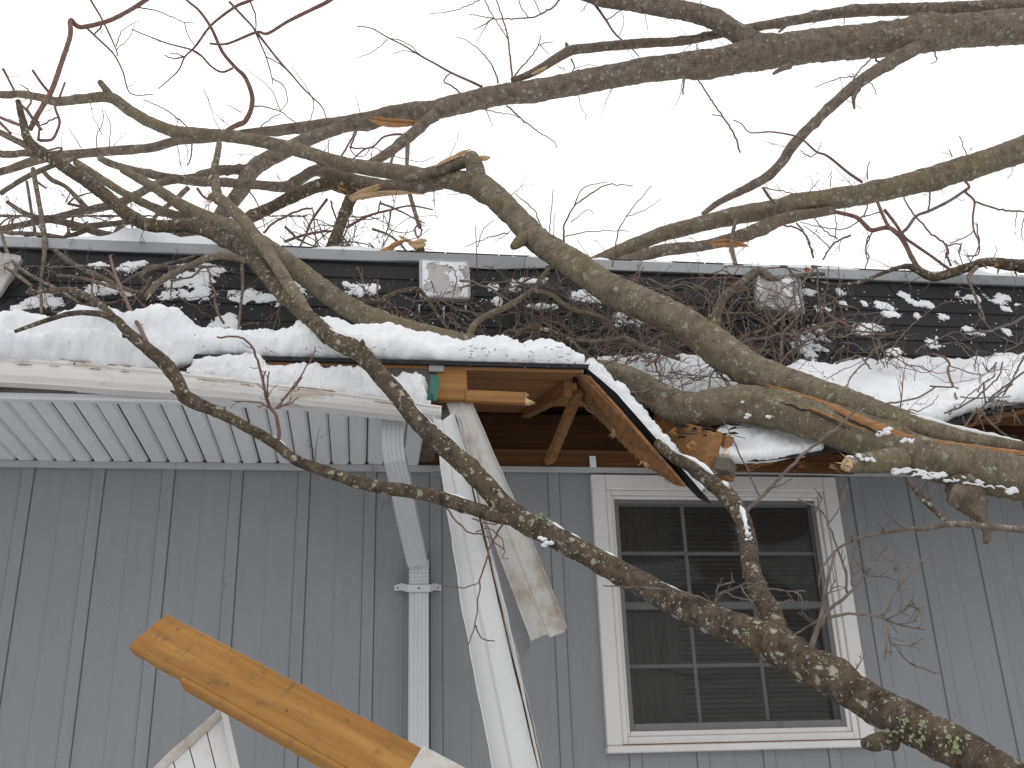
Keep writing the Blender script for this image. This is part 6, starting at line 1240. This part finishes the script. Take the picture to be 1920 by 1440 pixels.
topsnow('n', lower[3:6], .004, .2, 8.5)
# ice crust along the underside of the trunk
for sd_i in range(3):
    run = []
    for i in range(120):
        x = lerp(1670, 1925, i / 119); nv = noise.noise(V((i * .11, sd_i * 7.3, 0)))
        if nv > -.05: run.append((P(x, interp([(1670, 884), (1760, 899), (1850, 911), (1925, 930)], x) - sd_i * 5 + 5 * noise.noise(V((i * .2, sd_i, 3))), interp([(1670, 3.425), (1925, 3.285)], x)), .002 + .012 * (nv + .05)))
        elif len(run) > 3: mb.add(*tube_geo([a for a, _ in run], [b_ for _, b_ in run], 7, .3)[:2]); run = []
        else: run = []
for (x, y, Y, rr) in ((1660, 812, 3.47, .022), (1672, 816, 3.47, .016), (1700, 824, 3.43, .014), (1712, 828, 3.42, .012), (1625, 862, 3.36, .014), (1608, 856, 3.37, .012), (1592, 856, 3.37, .008), (1024, 1018, 3.22, .014), (1018, 1012, 3.22, .010), (1402, 1000, 3.16, .010), (1404, 1010, 3.16, .008), (1401, 988, 3.17, .006), (1398, 752, 3.78, .01), (1440, 782, 3.68, .008), (1400, 780, 3.72, .010)):
    for _ in range(5):
        c = P(x, y, Y) + V((random.gauss(0, 1), random.gauss(0, .5), random.gauss(0, .6))) * rr * .6; s = rr * random.uniform(.5, .9)
        mb.add([c + V((v.x * 1.2, v.y * .8, v.z * .8)) * s * random.uniform(.85, 1.15) for v in IV], IF)
tag(mb.build('branch_snow', M['snow'], smooth=True, org=mb.v[0]), 'thin crusts of snow lying along the tops of the branches', 'snow', kind='stuff')
# leafy lichen tufts on the foreground branch
mb = MB()
for (x, y, Y, rr) in ((1325, 1150, 2.955, .012), (1340, 1152, 2.95, .009), (1702, 1352, 2.49, .014), (1735, 1360, 2.46, .012), (1790, 1395, 2.39, .016), (1800, 1400, 2.38, .012), (1665, 1385, 2.52, .012), (1720, 1390, 2.46, .012), (1010, 972, 3.25, .010), (1028, 980, 3.24, .008), (1545, 1238, 2.68, .008), (1398, 1185, 2.83, .006), (1690, 780, 3.46, .014), (1650, 775, 3.50, .010), (1340, 600, 4.0, .014), (1185, 560, 4.14, .012), (920, 345, 4.72, .012), (1855, 880, 3.28, .012)):
    for _ in range(16):
        c = P(x, y, Y) + V((random.gauss(0, 1), random.gauss(0, .4), random.gauss(0, .8))) * rr; n_ = V((random.gauss(0, .5), -1, random.gauss(.3, .5))).normalized(); s = n_.cross(V((random.random(), 0, 1))).normalized(); u = n_.cross(s); h = rr * random.uniform(.25, .5); k = 6
        vs = [c + n_ * h * .4] + [c + (s * math.cos(6.283 * i / k) + u * math.sin(6.283 * i / k)) * h * random.uniform(.7, 1.3) for i in range(k)]
        mb.add(vs, [(0, 1 + i, 1 + (i + 1) % k) for i in range(k)])
m, t, b = mat('pale_green_lichen', .95, .1); base(t, b, ramp(t, nz(t, coords(t), 60, 3), [(.35, (.17, .19, .09)), (.7, (.36, .40, .26))])); M['lichen'] = m
tag(mb.build('lichen_tufts', M['lichen'], org=mb.v[0]), 'pale green lichen tufts growing on the trunks', 'lichen', kind='stuff')
